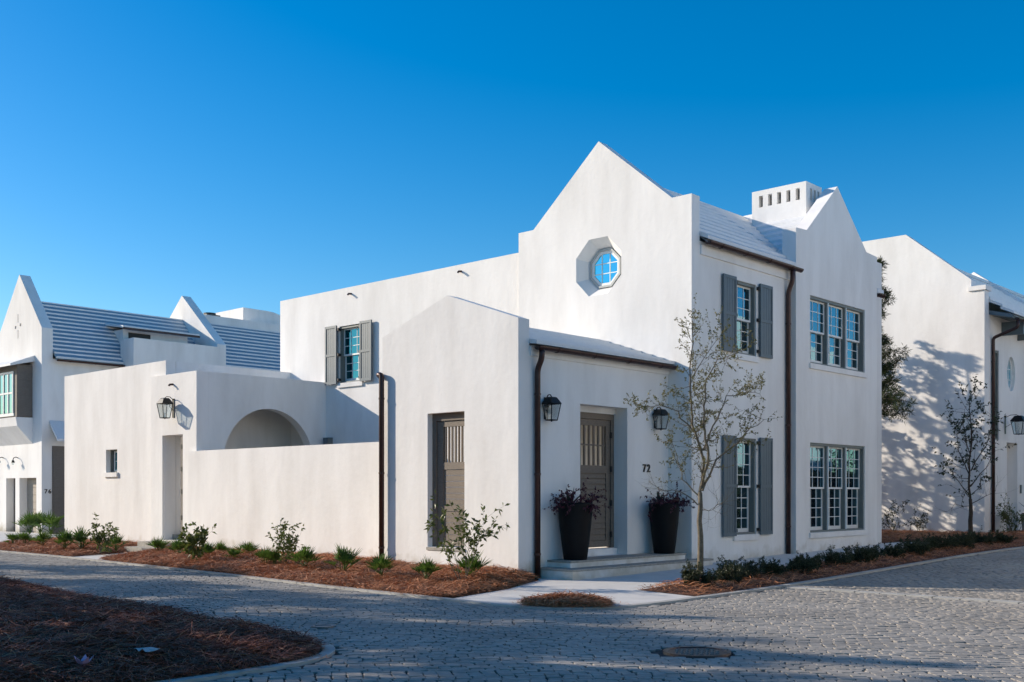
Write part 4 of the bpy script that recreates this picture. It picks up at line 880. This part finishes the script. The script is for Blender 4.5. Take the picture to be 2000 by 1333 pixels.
for i, (x, y, s) in enumerate(row):
    palmetto('green fan palmetto in the long bed, %s counted from the entry walk' % ORD[i], on_ground(x, y, .07), s, 40 + i)
row = [(227, 1078, 1.0), (160, 1077, 1.2), (126, 1077, 1.15), (82, 1071, 1.0), (48, 1068, .9), (25, 1068, .9)]
for i, (x, y, s) in enumerate(row):
    palmetto('green fan palmetto in the left bed, %s counted from the gate path' % ORD[i], on_ground(x, y, .06), s, 70 + i)
for i, (x, y, s, l) in enumerate([(100, 1046, 2.2, 'large palmetto clump by the boarded door of the left house, right one'), (78, 1044, 2.0, 'large palmetto clump by the boarded door of the left house, middle one'), (58, 1045, 1.7, 'large palmetto clump by the boarded door of the left house, left one')]):
    palmetto(l, on_ground(x, y, .02), s, 90 + i, 16, 'big palmettos at the left house')
# low hedge along the side walk
for i in range(17):
    t = i / 16; y = 0.55 + 14.2 * t ** 1.05; x = 3.52 + .18 * math.sin(i * 2.1) - .12 * t; r_ = random.Random(300 + i)
    lab = 'low dark green hedge shrub beside the side walk, %s counted from the front end' % ORD[i]
    shrub(lab, Vector((x, y, ter(x, y) + .04)), .24 + .10 * r_.random(), 300 + i, LEAF_HEDGE, 30, (.03, .055, .012), 20, 1.3, 'hedge_shrub', 'shrub', 'low hedge shrubs along the side walk', 1, .006)
shrub('wild bush against the dappled wall, nearest to the numbered house', on_ground(1745, 1042, .05), .8, 331, LEAF_DARK, 7, (.06, .1, .03), 6, .5)
shrub('wild bush against the dappled wall, right of its neighbour bush', on_ground(1795, 1043, .05), .75, 332, LEAF_DARK, 6, (.06, .1, .03), 5, .5)
shrub('rounded bush at the foot of the right house drainpipe', Vector((1.1, 23.3, .2)), .75, 333, LEAF_SHRUB, 12, (.05, .08, .03), 9, .6)
# pots by the entry
def pot(label, plabel, x, y, z, s, seed):
    t = thing('planter', label, 'planter', 'tall black planters at the entry')
    prof = [(0, 0), (.215, 0), (.225, .02), (.262, .3), (.302, .65), (.325, .95), (.332, 1.04), (.332, 1.08), (.305, 1.08), (.30, 1.0), (0, .99)]
    MB().lathe([(r * s, h * s) for r, h in prof], (x, y, z), 40).obj('pot', POT, t, True)
    MB().lathe([(0, 1.0 * s), (.299 * s, 1.0 * s), (.299 * s, .995 * s)], (x, y, z), 24).obj('soil', SOIL, t)
    a = thing('potted_plant', plabel, 'plant', 'plants in the black planters'); r_ = random.Random(seed); c = Vector((x, y, z + 1.0 * s))
    mb = MB()
    for k in range(11):
        an = 2.4 * k; el = math.radians(r_.uniform(35, 80)); l = r_.uniform(.34, .46); d = Vector((math.cos(an) * math.cos(el), math.sin(an) * math.cos(el), math.sin(el))); sd = Vector((-math.sin(an), math.cos(an), 0)); up = sd.cross(d)
        P = []; cc = c + Vector((-.07, -.07, 0))
        for i, (f, w_) in enumerate(((0, .03), (.35, .04), (.7, .028), (1, .002))):
            q = cc + d * l * f - Vector((0, 0, .05 * f * f)); P += [q + sd * w_, q - up * w_ * .35, q - sd * w_]
        fs = []
        for i in range(3):
            o = i * 3; fs += [(o, o + 1, o + 4, o + 3), (o + 1, o + 2, o + 5, o + 4)]
        mb.add(P, fs)
    mb.obj('agave', AGAVE, a)
    mb = MB(); lv = Leaves()
    for k in range(44):
        an = r_.uniform(0, 6.28); d = Vector((math.cos(an) * .9, math.sin(an) * .9, r_.uniform(.15, .8)))
        twigs(mb, lv, c + Vector((math.cos(an) * .12, math.sin(an) * .12, 0)), d, r_.uniform(.26, .46), .003, 1, r_, .6, (.03, .06, .034), 10, -.04, (1, 3), 1, .2)
    mb.obj('stem', PURPLE, a); link('foliage', lv.mesh('foliage', PURPLE, np.random.default_rng(seed)), a)
pot('tall tapering black planter left of the entry door', 'agave with trailing purple leaves in the planter left of the door', .345, 1.22, .296, 1.0, 51)
pot('tall tapering black planter right of the entry door, under the number', 'agave with trailing purple leaves in the planter below the number', .345, 4.14, .296, .97, 52)
t = thing('planter', 'grey square planter with an agave by the right house door', 'planter'); MB().prism([(-.3, -.3), (.3, -.3), (.3, .3), (-.3, .3)], lambda a, b: (1.2 + a * .85, 24.9 + b * .85, .12), lambda a, b: (1.2 + a, 24.9 + b, .85)).obj('pot', FRAME, t); MB().box((.92, 24.62, .84), (1.48, 25.18, .87)).obj('soil', SOIL, t)
a = thing('potted_plant', 'large spiky agave in the grey planter by the right house', 'plant'); mb = MB()
for k in range(15):
    an = 2.4 * k; el = math.radians(25 + 4 * k); l = .62; d = Vector((math.cos(an) * math.cos(el), math.sin(an) * math.cos(el), math.sin(el))); sd = Vector((-math.sin(an), math.cos(an), 0)); cc = Vector((1.2, 24.9, .86)); P = []
    for f, w_ in ((0, .05), (.4, .065), (.75, .04), (1, .003)): q = cc + d * l * f; P += [q + sd * w_, q - Vector((0, 0, w_ * .4)), q - sd * w_]
    mb.add(P, [(o, o + 1, o + 4, o + 3) for o in (0, 3, 6)] + [(o + 1, o + 2, o + 5, o + 4) for o in (0, 3, 6)])
mb.obj('agave', AGAVE, a)
# pine behind the house and the trees that shade the scene
def needle_tree(label, base, hgt, rad, z0, seed, n_br, name='pine_tree', m=LEAF_PINE, per=46, nl=(.13, .22), nw=.012):
    r_ = random.Random(seed); t = thing(name, label, 'tree'); mb = MB(); lv = Leaves(); top = base + Vector((r_.uniform(-.2, .2), r_.uniform(-.2, .2), hgt))
    pts = [base.lerp(top, k / 8) + (rvec(r_, .05) if 0 < k < 8 else Vector((0, 0, -.2 if k == 0 else 0))) for k in range(9)]
    mb.tube(pts, [hgt * .016 * (1.05 - k / 8) + .012 for k in range(9)], 8)
    for k in range(n_br):
        f = (k + r_.random()) / n_br; z = z0 + (hgt - z0) * f; L = rad * (1 - .72 * f ** 1.4) * r_.uniform(.55, 1.1); an = r_.uniform(0, 6.28)
        p = base.lerp(top, z / hgt); d = Vector((math.cos(an), math.sin(an), r_.uniform(-.05, .5))).normalized(); P = [p]
        for i in range(5): d = (d + rvec(r_, .16) + Vector((0, 0, .05))).normalized(); P.append(P[-1] + d * L / 5)
        mb.tube(P, [.028 * (1 - i / 6) * rad / 2 + .004 for i in range(6)], 5, False)
        for i in range(2, 6):
            for _ in range(r_.randint(2, 4)):
                c = P[i] + rvec(r_, L * .11)
                mb.tube([P[i], P[i].lerp(c, .5) + rvec(r_, .02), c], [.008, .006, .004], 4, False)
                for _ in range(per // 3): lv.add(c + rvec(r_, .05 * rad / 2), rvec(r_, 1) + Vector((0, 0, .35)), r_.uniform(*nl), nw)
    mb.obj('trunk', BARKD, t, True); link('crown', lv.mesh('crown', m, np.random.default_rng(seed), .05), t); return t
pb = on_y(1697, 900, 19.2); needle_tree('tall pine rising behind the numbered house beside the dappled wall', Vector((pb.x, 19.2, .1)), 9.0, 1.35, 3.9, 61, 50, per=100, nl=(.14, .24), nw=.02)
needle_tree('tree hidden behind the numbered house, shading the dappled wall', Vector((-9.4, 18.0, .1)), 8.4, 2.7, 2.2, 62, 30, 'shade_tree', LEAF_DARK, 54, (.12, .2), .07)
needle_tree('second tree hidden behind the numbered house, farther left', Vector((-6.4, 19.0, .1)), 8.9, 2.3, 2.5, 63, 26, 'shade_tree', LEAF_DARK, 54, (.12, .2), .07)
SHADE = [(-13.0, -12.3, 8.2, 3.0), (-9.0, -13.6, 7.6, 2.8), (-20.0, -13.2, 7.6, 2.8), (-4.6, -14.2, 7.4, 2.9), (-14.5, -16.0, 10.0, 3.2), (-0.8, -14.8, 6.6, 2.5), (-25.5, -12.8, 9, 3)]
for i, (x, y, hh, rr) in enumerate(SHADE):
    needle_tree('broad shade tree on the mulched corner lot, %s in its row' % ORD[i], Vector((x, y, 0)), hh, rr, 2.6, 400 + i, 46, 'shade_tree', LEAF_DARK, 60, (.12, .2), .085)

# ================================================================= LANTERNS
def lantern(label, c, w_, h, wallpt, group=None, arm=True, taper=.62, flat=None, depth=None):
    """four-sided lantern, wider at the top; c = centre of the glass body"""
    t = thing('wall_lantern', label, 'lantern', group); c = Vector(c); dpt = depth or w_
    mb = MB(); zb, zt = c.z - h * .38, c.z + h * .22
    def ring(f, z): return [Vector((c.x + sx * w_ / 2 * f, c.y + sy * dpt / 2 * f, z)) for sx, sy in ((-1, -1), (1, -1), (1, 1), (-1, 1))]
    B, T = ring(taper, zb), ring(1, zt); b_r = .011
    for i in range(4):
        mb.tube([B[i], T[i]], b_r, 4); mb.tube([B[i], B[(i + 1) % 4]], b_r, 4); mb.tube([T[i], T[(i + 1) % 4]], b_r * 1.3, 4)
    R1, R2, R3 = ring(1.1, zt), ring(.62, zt + h * .2), ring(.5, zt + h * .23)
    mb.add(R1 + R2 + R3, [(i, (i + 1) % 4, 4 + (i + 1) % 4, 4 + i) for i in range(4)] + [(4 + i, 4 + (i + 1) % 4, 8 + (i + 1) % 4, 8 + i) for i in range(4)] + [(8, 9, 10, 11)])
    mb.add(ring(taper, zb), [(0, 1, 2, 3)]); mb.tube([(c.x, c.y, zb - .03), (c.x, c.y, zb)], .014, 6)
    mb.obj('cage', IRON, t)
    for i in range(4):
        j = (i + 1) % 4; MB().add([B[i], B[j], T[j], T[i]], [(0, 1, 2, 3)]).obj('glass', LGLASS, t)
    MB().tube([(c.x, c.y, zb), (c.x, c.y, zb + h * .2)], .016, 8).obj('burner', SASH, t)
    wp = Vector(wallpt); n_ = (Vector((c.x, c.y, 0)) - Vector((wp.x, wp.y, 0))).normalized(); sd = Vector((-n_.y, n_.x, 0))
    mb = MB(); pl = [wp + sd * a + Vector((0, 0, b)) for a, b in ((-.05, zb - c.z + .02), (.05, zb - c.z + .02), (.05, h * .45), (-.05, h * .45))]
    mb.add([p + n_ * .002 for p in pl] + [p + n_ * .018 for p in pl], [(0, 1, 2, 3), (4, 5, 6, 7), (0, 1, 5, 4), (1, 2, 6, 5), (2, 3, 7, 6), (3, 0, 4, 7)]); mb.obj('back_plate', IRON, t)
    mb = MB(); q0 = Vector((wp.x, wp.y, c.z + h * .40)) + n_ * .01; q1 = Vector((c.x, c.y, zt + h * .23))
    mb.tube([q0, q0.lerp(q1, .4) + Vector((0, 0, .06)), q0.lerp(q1, .8) + Vector((0, 0, .05)), q1], .011, 6)
    mb.tube([Vector((wp.x, wp.y, c.z - h * .05)) + n_ * .01, Vector((wp.x, wp.y, c.z)).lerp(Vector((c.x, c.y, c.z)), .5) + Vector((0, 0, h * .12)), Vector((c.x, c.y, zt)) - n_ * w_ * .5], .008, 5)
    mb.obj('bracket', IRON, t); return t
lantern('dark iron wall lantern on the left of the entry door', (.15, .76, 3.12), .23, .52, (0, .76, 3.12), 'entry lanterns', depth=.27)
lantern('dark iron wall lantern right of the entry door behind the young oak', (.15, 4.30, 3.10), .23, .50, (0, 4.30, 3.10), 'entry lanterns', depth=.27)
lp = on_y(322, 799, .39); lantern('large black iron lantern with long shadow above the gatehouse doorway', (lp.x, .39, lp.z), .30, .64, (lp.x, .65, lp.z))
lp = on_x(1990, 832, XR + .45); lantern('big iron lantern at the right picture edge on the right house', (XR + .45, lp.y, lp.z), .40, .75, (XR, lp.y, lp.z))
for px_, lb in ((8, 'small hooded wall lamp on the left house, nearer the picture edge'), (36, 'small hooded wall lamp above the garage doors of the left house, right one')):
    p = on_y(px_, 900, YA); t = thing('wall_lamp', lb, 'lamp', 'garage lamps')
    MB().tube([(p.x, YA, p.z + .1), (p.x, YA - .1, p.z + .14), (p.x, YA - .2, p.z + .1), (p.x, YA - .22, p.z + .02)], .018, 8).obj('arm', IRON, t); MB().lathe([(.02, .1), (.05, .07), (.075, .0), (.07, -.01), (.02, .0)], (p.x, YA - .22, p.z - .08), 14).obj('shade', IRON, t); MB().lathe([(0, -.09), (.05, -.07), (.055, .0), (0, .01)], (p.x, YA - .22, p.z - .1), 10).obj('bulb_glass', LGLASS, t)

# ================================================================= SMALL THINGS
zt_ = ter(7.42, -5.47)
mh = thing('manhole_cover', 'round dark iron manhole cover with raised pattern in the street', 'manhole cover')
MB().lathe([(0, .006), (.29, .006), (.295, .016), (.335, .016), (.345, -.03)], (7.42, -5.47, zt_), 40).obj('cover', BRONZE, mh)
IRONP = mat('worn_iron', (0.20, 0.19, 0.175), .5, metal=.3, noise=(60, .4))
for i in range(-4, 5):
    for j in range(-5, 6):
        x, y = i * .058 + (.029 if j % 2 else 0), j * .047
        if x * x + y * y < .245 ** 2:
            q = (i * .5 + j) % 2; ca, sa_ = (math.cos(.8), math.sin(.8)) if q < 1 else (math.cos(-.8), math.sin(-.8))
            MB().prism([(-.022, -.009), (.022, -.009), (.022, .009), (-.022, .009)], lambda a, b: (7.42 + x + a * ca - b * sa_, -5.47 + y + a * sa_ + b * ca, zt_ + .006), lambda a, b: (7.42 + x + a * .85 * ca - b * .7 * sa_, -5.47 + y + a * .85 * sa_ + b * .7 * ca, zt_ + .014)).obj('stud', IRONP, mh)
vc = thing('valve_cover', 'small round metal valve cover in the shaded street near the kerb tip', 'valve cover')
MB().lathe([(0, .012), (.10, .012), (.105, .02), (.135, .02), (.14, -.03)], (3.03, -6.75, ter(3.03, -6.75)), 24).obj('cover', IRONP, vc)
p = on_ground(163, 1303, .12); pk = MB(); r_ = random.Random(3)
for k in range(5):
    a = k * 1.256; d = Vector((math.cos(a), math.sin(a), 1.1)).normalized(); s_ = Vector((-math.sin(a), math.cos(a), 0)) * .035
    pk.add([p, p + d * .06 + s_, p + d * .13, p + d * .06 - s_], [(0, 1, 2), (0, 2, 3)])
tag(pk.obj('fallen_flower', PINK), 'small pale pink fallen blossom lying on the dark mulch', 'flower')
p = on_ground(285, 1273, .175); pk = MB(); n = 6
g_ = [[Vector((p.x + (i - 2.5) * .055 * (1 + .1 * r_.random()) + j * .01, p.y + (j - 1) * .05, p.z + r_.uniform(0, .04))) for i in range(n)] for j in range(4)]
for j in range(3):
    for i in range(n - 1): pk.add([g_[j][i], g_[j][i + 1], g_[j + 1][i + 1], g_[j + 1][i]], [(0, 1, 2), (0, 2, 3)])
tag(pk.obj('paper_scrap', PAPER), 'crumpled pale paper scrap lying on the dark mulch', 'litter')

# ================================================================= unseen hedge across the side street, added to darken what the lower panes mirror
hg = thing('added_hedge', 'tall dark hedge added across the side street to darken the mirrored view', 'hedge'); lv = Leaves(); r_ = random.Random(77)
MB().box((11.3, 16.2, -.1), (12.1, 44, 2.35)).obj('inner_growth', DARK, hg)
for k in range(9000):
    y = r_.uniform(16, 44.2); z = r_.uniform(0, 2.6); f = r_.random()
    p = Vector((11.2 + r_.gauss(0, .07), y, z)) if f < .7 else Vector((r_.uniform(11.1, 12.2), y, 2.4 + r_.gauss(0, .09)))
    lv.add(p, rvec(r_, 1), r_.uniform(.12, .22), .09)
link('foliage', lv.mesh('foliage', LEAF_DARK, np.random.default_rng(5)), hg)
